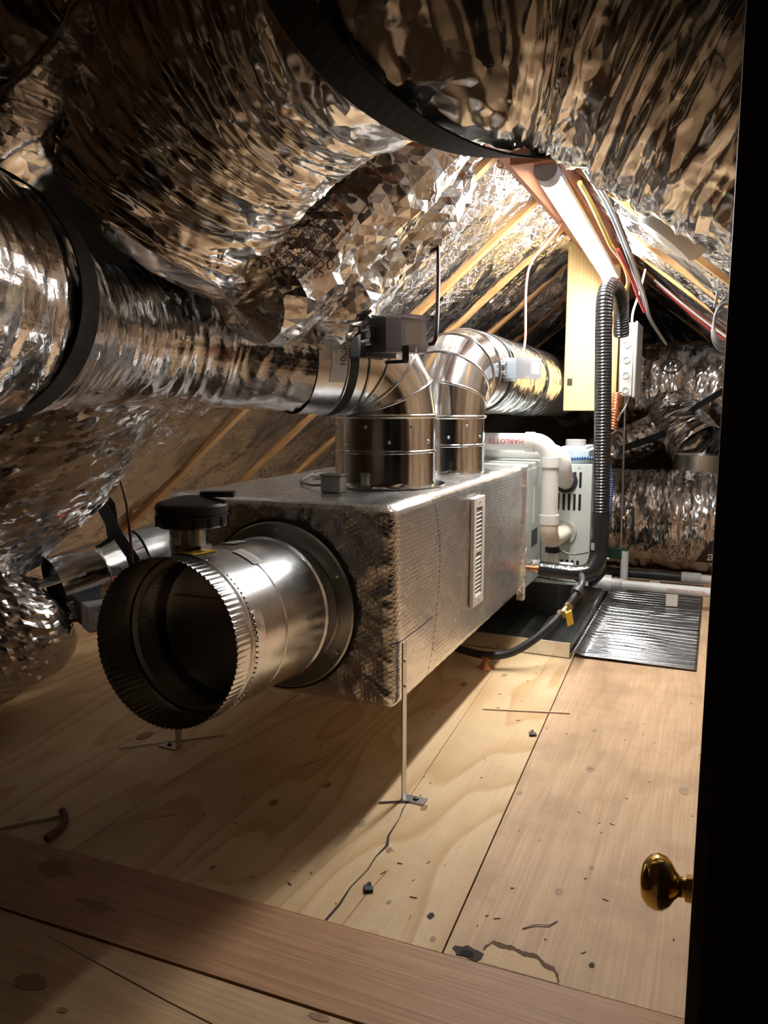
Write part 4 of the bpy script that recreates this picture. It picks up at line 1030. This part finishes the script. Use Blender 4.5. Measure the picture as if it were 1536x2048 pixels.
# refrigerant line in black corrugated sleeve
ls = thing('line_set', 'thick black corrugated line rising in front of the wooden plank', 'pipe', (-.47, 3.15, .3))
mb = MB(); mb.cyl((-.699, 3.105, .327), (-.63, 3.105, .325), .013, 14); mb.cyl((-.66, 3.105, .326), (-.645, 3.105, .326), .017, 14); cs = mb.build('copper_stub', COPPER, ls, smooth=40); cs['label'] = 'bare copper stub'
mb = MB(); mb.tube([(-.645, 3.105, .325), (-.58, 3.108, .319), (-.50, 3.115, .316), (-.45, 3.13, .326), (-.425, 3.15, .36), (-.418, 3.17, .42), (-.418, 3.19, .56)], .036, 20, .008); mb.build('taped_insulation', SHINYBLK, ls, smooth=70)
mb = MB(); mb.tube([(-.418, 3.19, .55), (-.424, 3.2, .8), (-.432, 3.2, 1.1), (-.440, 3.21, 1.36), (-.438, 3.24, 1.44), (-.427, 3.30, 1.475), (-.415, 3.40, 1.46), (-.41, 3.50, 1.40), (-.412, 3.56, 1.30)], .0335, 24, .008); mb.build('corrugated_sleeve', CONDUIT, ls, smooth=70)
mb = MB(); mb.tube([(-.437, 3.36, .30), (-.435, 3.36, .6), (-.44, 3.36, .88)], .026, 16, .03); mb.build('second_insulation', SHINYBLK, ls, smooth=70)
mb = MB(); mb.obox((-.438, 3.135, .43), (.006, -.003, 0), (.001, .002, 0), (0, 0, .014)); mb.build('tape_tag', GREYP, ls)
# condensate float switch
fsw = thing('float_switch', 'white condensate cup with black float switch above the copper stub', 'switch', (-.60, 3.22, .30))
mb = MB(); mb.cyl((-.62, 3.24, .30), (-.62, 3.24, .375), .024, 18); mb.cyl((-.70, 3.24, .318), (-.53, 3.24, .318), .017, 14); mb.build('tee', WHITEP, fsw, smooth=40)
mb = MB(); mb.cyl((-.62, 3.24, .375), (-.62, 3.24, .395), .031, 18); mb.build('switch_head', BLACK, fsw, smooth=40)
mb = MB(); mb.obox((-.62, 3.24, .398), (.02, 0, 0), (0, .012, 0), (0, 0, .003)); mb.build('switch_label', plain('pink_label', (.55, .3, .28), .5), fsw)
mb = MB(); mb.tube([(-.60, 3.235, .388), (-.53, 3.23, .372), (-.47, 3.24, .385)], .003, 6, .02); mb.build('lead', BLACK, fsw)
# ------------------------------------------------------------------ drip pan, foil mat, gas hose
pan_ = thing('drip_pan', 'shallow galvanized drip pan on the plywood under the furnace', 'pan', (-.97, 3.7, 0))
x0, x1, y0, y1, th = -1.46, -.489, 2.985, 4.5, .0018
mb = MB(); mb.box((x0, y0, .001), (x1, y1, .003)); mb.build('pan_floor', GALV_DULL, pan_)
for lo, hi in (((x0, y0, .001), (x1, y0 + th, .062)), ((x0, y1 - th, .001), (x1, y1, .062)), ((x0, y0, .001), (x0 + th, y1, .062)), ((x1 - th, y0, .001), (x1, y1, .062))):
    mb = MB(); mb.box(lo, hi); mb.build('pan_side', GALV, pan_)
mb = MB()
for lo, hi in (((x0 - .001, y0 - .002, .060), (x1 + .001, y0 + .006, .0645)), ((x1 - .006, y0, .060), (x1 + .002, y1, .0645))): mb.box(lo, hi, bev=.001)
mb.build('rolled_rim', GALV_BRIGHT, pan_)
mb = MB(); mb.box((-.78, 3.0, .0035), (-.66, 4.4, .03), bev=.002); mb.build('support_rail', GALV_DULL, pan_)
mb = MB(); mb.box((-1.2, 3.08, .0035), (-1.08, 4.4, .19), bev=.002).box((-.74, 3.5, .03), (-.64, 4.3, .235), bev=.002); mb.build('furnace_foot', CHAR, pan_)
def matf(u, v):
    x = -.481 + .455 * u; y = 3.01 + 1.48 * v + .01 * u
    z = .008 + .0045 * np.maximum(0, np.sin(y * 2 * np.pi / .05 + 5 * (vn(x * 3, y * 5, 3) - .5))) ** 3 * vn(x * 4, y * 9, 9) * 1.3 + .006 * np.clip(vn(x * 4, y * 3, 4) - .55, 0, 1)
    z = z + .02 * np.clip(1 - u * 9, 0, 1) ** 2 * (vn(y * 2, y * 0, 5))
    return np.stack([x, y, z], -1)
V, F = quadgrid(matf, 60, 300)
mat_ = link_mesh('foil_mat', V, F, FOIL_FLOOR, (-.25, 3.7, 0), None, True, np.stack([V[:, 0], V[:, 1]], -1))
sol = mat_.modifiers.new('thick', 'SOLIDIFY'); sol.thickness = .004; sol.offset = -1
tag(mat_, 'silver bubble foil mat laid flat on the plywood beside the drip pan', 'mat')
gh = thing('gas_hose', 'black flexible gas hose with brass valve and yellow handle crossing the drip pan', 'hose', (-.7, 2.85, .03))
mb = MB(); mb.tube([(-1.15, 2.95, .045), (-.95, 2.83, .045), (-.79, 2.752, .05), (-.69, 2.765, .06), (-.61, 2.80, .105), (-.545, 2.85, .165), (-.515, 2.885, .20)], .0155, 14, .012); mb.build('hose', RUB, gh, smooth=60)
mb = MB(); mb.tube([(-.485, 2.92, .235), (-.472, 2.94, .262), (-.462, 2.965, .285)], .016, 14, .01); mb.build('hose_end', RUB, gh, smooth=60)
mb = MB(); mb.tube([(-.465, 2.96, .28), (-.455, 2.985, .30), (-.46, 3.04, .315), (-.50, 3.2, .32)], .013, 12, .01); mb.build('gas_pipe', CHAR, gh, smooth=60)
mb = MB(); mb.cyl((-.468, 2.95, .275), (-.460, 2.97, .288), .024, 12); mb.build('collar_nut', CHAR, gh, smooth=40)
dvv = np.array((.36, .40, .42)); dvv /= np.linalg.norm(dvv); c = np.array((-.50, 2.903, .2175))
mb = MB(); mb.cyl(c - dvv * .03, c - dvv * .014, .018, 6); mb.cyl(c - dvv * .014, c + dvv * .014, .014, 12); mb.cyl(c + dvv * .014, c + dvv * .03, .018, 6); mb.build('valve_body', VBRASS, gh, smooth=40)
mb = MB(); mb.cyl(c + np.array((.0, -.012, 0)), c + np.array((.012, -.024, -.004)), .006, 10); mb.build('valve_stem', VBRASS, gh, smooth=40)
mb = MB(); mb.obox(c + np.array((.022, -.026, -.022)), (.010, .004, .006), (.003, -.006, .0), (.004, .004, -.026)); hd = mb.build('valve_handle', YELLOW, gh); hd['label'] = 'yellow valve handle'
cpb = thing('hose_cup', 'small copper bell hanger holding the gas hose off the plywood', 'hanger', (-.765, 2.752, 0))
mb = MB(); mb.lathe([(.033, 0), (.029, .006), (.016, .018), (.010, .030), (1e-4, .031)], (-.765, 2.752, .0005), (0, 0, 1), 24); mb.build('bell', COPPER, cpb, smooth=50)
mb = MB(); mb.lathe([(.0165, -.012), (.0185, -.012), (.0185, .012), (.0165, .012), (.0165, -.012)], (-.765, 2.752, .0475), (.2, .0, .02), 24); mb.build('ring', COPPER, cpb, smooth=50)
# ------------------------------------------------------------------ drain pipes at the back
dp = thing('drain_pipe', 'white PVC drain pipe with union running over the foil mat', 'pipe', (-.25, 3.97, .08))
mb = MB(); mb.tube([(-.62, 3.88, .105), (-.50, 3.93, .103), (-.2, 3.955, .098), (.22, 3.96, .093)], .0235, 18, .03); pp = mb.build('pipe', WHITEP, dp, smooth=60)
ax_ = np.array((1, .12, -.01)); ax_ /= np.linalg.norm(ax_)
c = np.array((-.475, 3.937, .103))
mb = MB(); mb.cyl(c - ax_ * .065, c + ax_ * .075, .0285, 18); mb.cyl(c - ax_ * .018, c + ax_ * .022, .042, 12); mb.cyl(c - ax_ * .055, c - ax_ * .035, .033, 12); mb.build('union', LGREY, dp, smooth=40)
text_mesh('MADE IN USA  PVC 1120', .016, lambda x, y: (-.10 + x, 3.927, .0985 + y), 'pipe_print', REDINK, pp)
mb = MB(); mb.box((-.19, 3.94, .012), (-.135, 3.99, .074), bev=.002); o = mb.build('pipe_block', CREAM); tag(o, 'pale block under the white drain pipe on the foil mat', 'block')
bp_ = thing('insulated_pipe', 'black foam covered pipe with grey coupling and white end behind the drain pipe', 'pipe', (-.2, 4.4, .05))
mb = MB(); mb.tube([(-.62, 4.36, .075), (-.4, 4.38, .07), (-.125, 4.40, .066)], .0245, 16, .04); mb.build('foam_cover', RUB, bp_, smooth=60)
mb = MB(); mb.cyl((-.14, 4.40, .066), (-.04, 4.405, .065), .031, 16); mb.build('coupling', LGREY, bp_, smooth=40)
mb = MB(); mb.cyl((-.05, 4.405, .065), (.22, 4.42, .063), .0225, 16); mb.build('pipe', WHITEP, bp_, smooth=40)
mb = MB(); mb.box((-.30, 4.36, .008), (-.245, 4.43, .042), bev=.002); o = mb.build('pipe_block', CREAM); tag(o, 'pale block under the black foam covered pipe', 'block')
# ------------------------------------------------------------------ hanging plank, boards and junction box
pk = thing('hanging_plank', 'broad yellow pine plank hanging from the ridge beside the black line', 'plank', (-.60, 3.93, .967))
mb = MB(); mb.box((-.716, 3.905, .967), (-.470, 3.943, 1.80), bev=.003); mb.build('plank', PINE, pk)
mb = MB(); mb.box((-.700, 3.9035, 1.09), (-.675, 3.9055, 1.125), rot=0); mb.build('staple_mark', CRACK, pk)
mb = MB(); mb.box((-.469, 3.80, .985), (-.452, 4.12, 1.385), bev=.001); bd = mb.build('mounting_board', OSB, pk)
jx = thing('junction_box', 'pale grey long electrical box with round knockouts beside the plank', 'box', (-.40, 3.85, 1.0))
mb = MB(); mb.box((-.443, 3.80, 1.035), (-.378, 4.06, 1.375), bev=.006); mb.build('box_body', LGREY, jx, smooth=40)
mb = MB(); mb.box((-.378, 3.795, 1.03), (-.366, 4.065, 1.38), bev=.004); mb.build('box_lid', LGREY, jx)
for z in (1.345, 1.275, 1.205, 1.135, 1.065):
    mb = MB(); mb.lathe([(.0165, 0), (.0165, .004), (.0125, .0045), (.0115, .0005), (1e-4, .0005)], (-.410, 3.80, z), (0, -1, 0), 20); mb.build('knockout', LGREY, jx, smooth=40)
for k, (dx, pth) in enumerate(((0, [(-.412, 3.79, 1.345), (-.415, 3.76, 1.37), (-.43, 3.78, 1.43), (-.445, 3.86, 1.47)]), (1, [(-.418, 3.79, 1.340), (-.425, 3.75, 1.35), (-.455, 3.74, 1.42), (-.452, 3.86, 1.5)]), (2, [(-.40, 3.86, 1.37), (-.395, 3.85, 1.43), (-.37, 3.86, 1.52), (-.35, 3.86, 1.62)]))):
    mb = MB(); mb.tube(pth, .0055, 8, .012); mb.build('cable', WCABLE, jx, smooth=60)
mb = MB(); mb.tube([(-.40, 3.86, 1.035), (-.41, 3.84, .99), (-.43, 3.80, .95), (-.435, 3.78, .925)], .005, 8, .012); mb.build('cable', WCABLE, jx, smooth=60)
cw = thing('copper_coil', 'bare copper ground wire wound in a tight spring below the grey box', 'wire', (-.45, 3.77, .88))
hx = [(-.445 + .020 * math.cos(q_ * .55) - .0005 * q_ * .12, 3.775 + .020 * math.sin(q_ * .55), 1.055 - .00117 * q_) for q_ in range(150)]
mb = MB(); mb.tube(hx, .0035, 6, smooth=False); mb.build('coil', COPPER, cw, smooth=70)
mb = MB(); mb.tube([hx[-1], (-.47, 3.77, .86), (-.49, 3.77, .90), (-.485, 3.78, .99)], .0028, 6, .01); mb.build('tail', PINKW, cw, smooth=70)
mb = MB(); mb.tube([(-.452, 3.6, 1.44), (-.455, 3.55, 1.30), (-.462, 3.55, 1.16), (-.468, 3.58, .98)], .005, 8, .015); o = mb.build('copper_pipe', COPPER, smooth=60); tag(o, 'thin copper pipe running down right beside the black corrugated line', 'pipe')
gp = thing('conduit_pipe', 'thin grey vertical pipe with blue corrugated sleeve tied to it', 'pipe', (-.50, 3.95, .09))
mb = MB(); mb.tube([(-.502, 3.95, .145), (-.503, 3.95, .5), (-.507, 3.95, .93)], .011, 12, .05); mb.build('pipe', GREYP, gp, smooth=60)
mb = MB(); mb.tube([(-.495, 3.93, .24), (-.482, 3.93, .40), (-.475, 3.93, .58), (-.488, 3.93, .70), (-.498, 3.93, .74)], .0145, 14, .008); bsl = mb.build('blue_sleeve', BLUECOR, gp, smooth=70); bsl['label'] = 'blue corrugated sleeve'
mb = MB(); mb.tube([(-.515, 3.88, .97), (-.513, 3.90, .88), (-.505, 3.92, .82), (-.53, 3.90, .795)], .0075, 10, .012); mb.build('yellow_cable', YCABLE, gp, smooth=70)
for z in (.755, .235):
    mb = MB(); mb.cyl((-.52, 3.925, z - .004), (-.465, 3.905, z), .005, 8); mb.build('cable_tie', WHITEP, gp, smooth=50)
mb = MB(); mb.tube([(-.56, 3.72, .13), (-.51, 3.75, .15), (-.47, 3.80, .20)], .018, 12, .01); o = mb.build('corrugated_stub', CONDUIT, smooth=70); tag(o, 'short black corrugated stub at the foot of the black line', 'hose')
rd = thing('threaded_rod', 'long thin steel rod hanging down to a green channel in front of the back ducts', 'rod', (-.455, 4.3, .0))
mb = MB(); mb.cyl((-.47, 4.3, 1.62), (-.452, 4.3, .20), .0055, 10); mb.build('rod', STEEL, rd, smooth=40)
mb = MB(); mb.box((-.55, 4.275, .165), (-.415, 4.325, .222), bev=.003); mb.build('green_channel', GREENS, rd)
mb = MB(); mb.cyl((-.428, 4.29, .0), (-.428, 4.29, .21), .021, 16); mb.build('pipe_stub', WHITEP, rd, smooth=40)
# ------------------------------------------------------------------ cables and wires
tag_wire = lambda pts, r, mat, name, label, cat='cable', st=.015, n=8, group=None: tag(MB().tube(pts, r, n, st).build(name, mat, smooth=70), label, cat, group)
def cab(off, mat, label, name='ridge_cable'):
    a, b_ = off
    base = [(-.38, 2.2, 1.66), (-.372, 2.69, 1.655), (-.360, 3.1, 1.60), (-.352, 3.50, 1.535), (-.338, 3.70, 1.475), (-.325, 3.95, 1.40), (-.28, 4.4, 1.32)]
    return tag_wire([(x + a * (1 - .12 * i), y, z + b_ * (1 - .1 * i)) for i, (x, y, z) in enumerate(base)], .0052, mat, name, label, 'cable', .03, 8, 'cables clipped under the right of the ridge')
cab((-.010, -.004), LBLUE, 'pale blue cable in the ridge bundle, the leftmost of the blue ones')
cab((.003, .004), BLUEC, 'deep blue cable in the middle of the ridge bundle')
cab((.014, -.005), GCABLE, 'dark grey cable on the right of the ridge bundle')
cab((.010, -.018), WCABLE, 'white cable lowest in the ridge bundle')
tag_wire([(-.43, 2.5, 1.67), (-.425, 2.7, 1.655), (-.41, 3.0, 1.60), (-.405, 3.05, 1.585), (-.39, 3.3, 1.565), (-.385, 3.5, 1.52), (-.41, 3.6, 1.485)], .0078, YCABLE, 'ridge_cable', 'thick yellow cable beside the reddish ridge beam', group='cables clipped under the right of the ridge')
tag_wire([(-.385, 3.1, 1.575), (-.37, 3.4, 1.53), (-.355, 3.7, 1.46), (-.34, 3.8, 1.42)], .0075, REDC, 'ridge_cable', 'red cable between the yellow and the blue ones', group='cables clipped under the right of the ridge')
def zr(x): return KR - SR * x
tag_wire([(-.33, 4.28, zr(-.33) - .02), (-.2, 4.3, zr(-.2) - .03), (-.05, 4.3, zr(-.05) - .035), (.1, 4.3, zr(.1) - .025)], .006, REDC, 'rafter_cable', 'red cable running down along a right rafter')
tag_wire([(-.33, 4.12, zr(-.33) - .02), (-.2, 4.12, zr(-.2) - .03), (-.05, 4.13, zr(-.05) - .03), (.1, 4.13, zr(.1) - .02)], .006, WCABLE, 'rafter_cable', 'pale cable running down the right slope above the red one')
# coil of grey cable on the right slope
cc = thing('cable_coil', 'hanging coil of grey cable on the right roof slope', 'cable', (.0, 2.9, 1.2))
rgt = np.array((.918, .397, 0)); ctr = np.array((-.02, 2.90, 1.275))
for k in range(6):
    a = np.linspace(0, 2 * np.pi, 40); ra, rb = .034 + .004 * k, .062 + .004 * (k % 3)
    P = ctr + np.outer(np.cos(a) * ra + .02 + .003 * k, rgt) + np.outer(np.sin(a) * rb, (0, 0, 1.)) + np.array((0, .004 * k - .01, -.006 * k))
    mb = MB(); mb.tube(P, .0035, 6, smooth=False, caps=False); mb.build('loop', GCABLE, cc, smooth=70)
for k in (0, 1):
    mb = MB(); mb.tube([ctr + np.array((-.015, 0, .05)), ctr + np.array((.0 + .012 * k, -.03, .14)), ctr + np.array((.03 + .02 * k, -.05, .25 - .01 * k))], .0035, 6, .02); mb.build('lead', GCABLE, cc, smooth=70)
for k in (0, 1):
    mb = MB(); mb.tube([ctr + np.array((-.01, 0, .045)), ctr + np.array((.03, .01, .07 + .02 * k)), ctr + np.array((.085, .03, .05 + .02 * k)), ctr + np.array((.12, .04, .0 + .02 * k))], .0035, 6, .02); mb.build('lead', GCABLE, cc, smooth=70)
tag_wire([(-.80, 2.33, zl(-.80) - .03), (-.768, 2.17, 1.525), (-.715, 2.02, 1.33), (-.672, 1.885, 1.168), (-.69, 1.89, 1.152)], .0052, BCABLE, 'thermostat_wire', 'dark brown wire hanging from the roof to the nearest damper motor', 'wire')
tag_wire([(-.54, 3.10, 1.80), (-.60, 3.05, 1.66), (-.68, 3.0, 1.545), (-.70, 2.98, 1.45), (-.68, 2.9, 1.24), (-.685, 2.86, 1.165)], .0048, PINKW, 'thermostat_wire', 'salmon pink wire hanging down to the pale blue damper motor', 'wire')
tag_wire([(-1.80, 1.93, .835), (-1.78, 1.90, .83), (-1.74, 1.90, .77), (-1.715, 1.9, .68), (-1.705, 1.9, .55), (-1.70, 1.9, .46)], .005, BCABLE, 'thermostat_wire', 'brown wire arching down from the left foil blanket to the low duct', 'wire')
# ------------------------------------------------------------------ ducts at the back
D7 = Duct([c2 + d2v * .14, (-.90, 3.3, 1.118), (-.885, 3.8, 1.11), (-.90, 4.4, 1.10), (-.95, 5.2, 1.08), (-1.0, 6.0, 1.05)], [.157, .16, .165, .17, .18, .18], step=.01, nseg=110, seed=51, pleat=.006, pfreq=28, crin=.003, cfreq=40, lump=.006)
fd7 = D7.build('flexible_duct', FOIL_SCRIM); tag(fd7, 'foil flex duct running away behind the plank from the second damper', 'duct')
pts, tdir = D7.ring(.62, .006, 56)
mb = MB(); mb.ribbon(pts, tdir, .02, .003, closed=True); mb.build('tie_band', WEB, fd7)
D8 = Duct([(-1.0, 5.55, 1.08), (-.7, 5.45, 1.12), (-.35, 5.4, 1.14), (.0, 5.4, 1.10), (.3, 5.5, .95)], [.24, .25, .26, .25, .22], step=.010, nseg=130, seed=61, pleat=.02, pfreq=20, crin=.006, cfreq=30, lump=.02)
o = D8.build('flexible_duct', FOIL_FAR); tag(o, 'upper crumpled foil duct against the far wall beside the grey box', 'duct')
fd8 = o; d8 = d_at(D8, (-.27, 5.4, 1.13))
on8 = lambda x, y: D8.surf(d8 + x, (.35 + y / .26) % (2 * math.pi), .016)
text_mesh('UL', .05, on8, 'printed_mark', INK, fd8)
a_ = np.linspace(0, 2 * np.pi, 33)[:-1]
link_mesh('printed_mark', np.array([on8(.055 * math.cos(k), .045 * math.sin(k)) for k in a_] + [on8(.048 * math.cos(k), .038 * math.sin(k)) for k in a_]), [(k, (k + 1) % 32, 32 + (k + 1) % 32, 32 + k) for k in range(32)], INK, WL[fd8.name], fd8)
text_mesh('LISTED', .026, lambda x, y: on8(x + .13, y), 'printed_mark', INK, fd8)
D9 = Duct([(-1.0, 5.0, .30), (-.7, 4.98, .31), (-.3, 4.95, .315), (.1, 4.95, .31), (.5, 5.0, .31)], [.27, .285, .29, .29, .28], step=.010, nseg=150, seed=62, pleat=.022, pfreq=20, crin=.006, cfreq=30, lump=.02)
fd9 = D9.build('flexible_duct', FOIL_FAR)
tag(fd9, 'lowest and fattest foil duct lying on the floor at the far right', 'duct')
tri = lambda x, y: D9.surf(d_at(D9, (-.06, 4.95, .31)) + x, (-.45 + y / .29) % (2 * math.pi), .012)
dj = d_at(D9, (.02, 4.95, .31))
on9 = lambda d, a0: (lambda x, y: D9.surf(dj + d + x, (a0 + y / .29) % (2 * math.pi), .024))
f9 = on9(-.02, -.55)
link_mesh('printed_mark', np.array([f9(-.075, -.05), f9(.075, -.05), f9(0, .09)]), [(0, 1, 2)], INK, WL[fd9.name], fd9)
text_mesh('a', .09, lambda x, y: D9.surf(dj - .02 + x, (-.57 + y / .29) % (2 * math.pi), .022), 'printed_mark', PAPER, fd9)
for k, tx in enumerate(('FLEXIBLE AIR DUCT  R-6.0', 'AIR DUCT CLASS 1', 'UL 181')): text_mesh(tx, .036, on9(-.28 + .04 * k, -.40 - .12 * k), 'printed_line', INK, fd9)
D10 = Duct([(-.30, 5.2, 1.02), (-.24, 5.15, .90), (-.16, 5.06, .80), (-.10, 5.0, .735)], [.13, .15, .165, .165], step=.008, nseg=100, seed=63, pleat=.014, pfreq=24, crin=.006, cfreq=34, lump=.012)
# make the frame of the drop stable: it bends downwards
fd10 = D10.build('flexible_duct', FOIL_FAR); tag(fd10, 'short foil duct bending down onto a steel collar at the far right', 'duct')
mb = MB(); mb.lathe([(.14, 0), (.14, .09), (.143, .10)], (-.10, 5.0, .60), (0, 0, 1), 40); o = mb.build('steel_collar', GALV_DULL, smooth=40); tag(o, 'short round steel collar on top of the fat floor duct at the far right', 'collar')
D11 = Duct([(-.95, 5.25, .50), (-.7, 5.2, .66), (-.45, 5.18, .78), (-.30, 5.2, .88)], [.12, .125, .12, .11], step=.010, nseg=90, seed=64, pleat=.008, pfreq=24, crin=.004, cfreq=34, lump=.008)
o = D11.build('flexible_duct', FOIL_FAR); tag(o, 'slim foil duct slanting up between the two fat ducts at the back', 'duct')
mb = MB(); mb.ribbon([(-.55, 5.02, .72), (-.30, 4.95, .82), (-.13, 4.98, .98), (.05, 5.0, 1.10), (.2, 5.05, 1.22)], (0, .35, 1), .045, .003); o = mb.build('hanging_strap', WEB); tag(o, 'black strap slanting across the foil ducts at the far right', 'strap', 'black straps slinging the ducts')
# dark plastic sheeting at the gable
def shf(u, v):
    x = -.75 + 1.3 * u; z = .9 + .9 * v; y = 5.85 + .10 * vn(x * 4, z * 3, 71) + .06 * ridged(x * 7 + z * 3, z * 6, 72)
    return np.stack([x, y, np.minimum(z, zr(x) - .03 + 0 * z)], -1)
V, F = quadgrid(shf, 70, 60); o = link_mesh('plastic_sheet', V, F, plain('black_sheet', (.012, .012, .014), .3), (-.1, 5.9, .9), None, True); tag(o, 'crumpled black plastic sheet hung over the far gable above the back ducts', 'sheet')
sol = o.modifiers.new('thick', 'SOLIDIFY'); sol.thickness = .002
# white vent boot through the right slope
vb_ = thing('roof_vent_boot', 'white round vent boot poking out of the right roof slope near the foil arch', 'vent', (-.17, 2.28, 1.45))
nrm = np.array((-SR, 0, -1)) / math.hypot(SR, 1)
cb = np.array((-.13, 2.27, zr(-.13) + .01))
mb = MB(); mb.lathe([(.105, 0), (.10, .035), (.085, .052), (1e-4, .056)], cb, nrm, 36); mb.build('dome', WHITEM, vb_, smooth=40)
mb = MB(); mb.lathe([(.118, 0), (.118, .008), (.104, .010)], cb, nrm, 36); mb.build('rim', LGREY, vb_, smooth=40)
# ------------------------------------------------------------------ low ducts at the left
LX = np.array((-1.40, 2.35, .47))
lo = thing('low_takeoff', 'steel elbow and collar low on the left, feeding the foil wrapped duct end', 'duct elbow', (-1.75, 2.15, .3))
mb = MB(); mb.tube([(-1.40, 2.30, .50), (-1.55, 2.295, .495), (-1.66, 2.28, .49), (-1.74, 2.24, .485), (-1.80, 2.17, .475), (-1.84, 2.08, .46)], .108, 32, .02); mb.build('elbow', GALV, lo, smooth=60)
for p_, n_ in (((-1.60, 2.292, .492), (1, .05, 0)), ((-1.70, 2.262, .488), (.9, .4, 0)), ((-1.775, 2.205, .48), (.7, .7, .1))): beadring(p_, n_, .109, .005).build('bead', GALV_BRIGHT, lo, smooth=60)
pA, pB = np.array((-1.84, 2.08, .46)), np.array((-1.965, 1.82, .40)); dd_ = pB - pA
mb = MB(); mb.lathe([(.106, 0), (.106, .13), (.110, .135), (.110, .145), (.106, .15), (.106, .29)], pA, dd_, 48); mb.build('collar', GALV_BRIGHT, lo, smooth=40)
mb = MB(); mb.box((-1.60, 2.19, .592), (-1.47, 2.40, .602), bev=.002); mb.build('tape_patch', FOIL_TAPE, lo)
mb = MB(); mb.lathe([(.1075, -.03), (.1105, -.03), (.1105, .03), (.1075, .03)], (-1.50, 2.297, .497), (1, .03, 0), 48); mb.build('tape_band', FOIL_TAPE, lo, smooth=40)
mb = MB(); mb.obox((-1.71, 1.93, .43), (.005, 0, 0), (0, .005, 0), (0, 0, .005)); mb.build('indicator', REDLED, lo)
lac = thing('low_damper_motor', 'damper motor with clear cover beside the low steel collar at left', 'actuator', (-1.80, 1.85, .30))
actuator(lac, np.array((-1.885, 1.87, .345)), (.86, -.5, 0), .20, .075, .08, CHAR, True)
D12 = Duct([(-2.55, 1.18, .235), (-2.33, 1.36, .24), (-2.13, 1.55, .26), (-2.0, 1.73, .325), (-1.96, 1.81, .375)], [.21, .22, .23, .215, .19], step=.013, nseg=90, faceted=.003, seed=71, pleat=.010, pfreq=14, crin=.009, cfreq=30, lump=.016, cap1=.11)
fd12 = D12.build('flexible_duct', FOIL_NEAR); tag(fd12, 'foil wrapped duct end lying on the plywood at the left edge', 'duct')
mb = MB(); mb.obox((-1.93, 1.78, .44), (.04, -.03, 0), (.05, .09, .02), (0, 0, .004)); mb.build('tape_tail', FOIL_TAPE, fd12)
s3 = thing('hanging_strap', 'black strap in an inverted V holding the low steel collar at the left', 'strap', (-1.9, 2.0, .45), 'black straps slinging the ducts')
mb = MB(); mb.ribbon([(-1.93, 1.92, .79), (-1.93, 2.05, .66), (-1.98, 2.12, .52)], (.918, .397, 0), .045, .003); mb.build('left_tail', WEB, s3)
mb = MB(); mb.ribbon([(-1.925, 1.92, .79), (-1.86, 1.93, .69), (-1.79, 1.93, .58), (-1.745, 1.95, .50), (-1.74, 1.98, .41)], (.918, .397, -.1), .045, .003); mb.build('right_tail', WEB, s3)
# ------------------------------------------------------------------ litter on the floor
tag_wire([(-1.56, 1.642, .004), (-1.324, 1.848, .004)], .003, CREAM, 'plastic_straw', 'thin pale plastic strip on the floor behind the rear strap leg', 'strip', .05)
tag_wire([(-.662, 2.352, .003), (-.392, 2.431, .003)], .0028, plain('pale_tie', (.75, .6, .42), .4), 'plastic_straw', 'long pale strip lying across the seam of the bright plywood', 'strip', .05)
tag_wire([(-1.60, 1.10, .005), (-1.425, 1.294, .005)], .0045, CREAM, 'plastic_straw', 'pale stick at the left edge of the plywood floor', 'stick', .05)
tag_wire([(-1.428, 1.308, .010), (-1.395, 1.285, .010), (-1.37, 1.25, .010), (-1.365, 1.20, .010)], .0085, plain('brown_rubber', (.13, .05, .025), .6), 'hose_scrap', 'short curved brown scrap on the floor at the left', 'scrap', .01, 10)
tag_wire([(-.292, 1.346, .002), (-.27, 1.368, .003), (-.25, 1.372, .003), (-.235, 1.395, .002)], .0014, WCABLE, 'wire_scrap', 'short bent pale wire lying on the right plywood sheet', 'wire', .01, 6)
tag_wire([(-.735, 1.665, .003), (-.69, 1.69, .003), (-.665, 1.70, .003)], .0022, CHAR, 'nail', 'dark nail lying beside the near steel strap leg', 'nail', .02, 6)
for x, y, r in ((-.475, 2.185, .010), (-.612, 1.333, .009)):
    pass
mb = MB(); mb.obox((-.467, 2.22, .004), (.010, .004, 0), (-.003, .008, 0), (0, 0, .003)); mb.obox((-.474, 2.232, .006), (.003, .01, .001), (-.003, .001, 0), (0, 0, .002)); o = mb.build('plastic_chip', CHAR); tag(o, 'small black plastic chip near the plywood seam', 'chip')
mb = MB(); mb.obox((-.612, 1.335, .004), (.008, .004, 0), (-.003, .006, 0), (0, 0, .003)); mb.obox((-.62, 1.345, .004), (.003, .008, .001), (-.003, .001, 0), (0, 0, .003)); o = mb.build('plastic_chip', CHAR); tag(o, 'small dark chip near the front of the long crack in the plywood', 'chip')
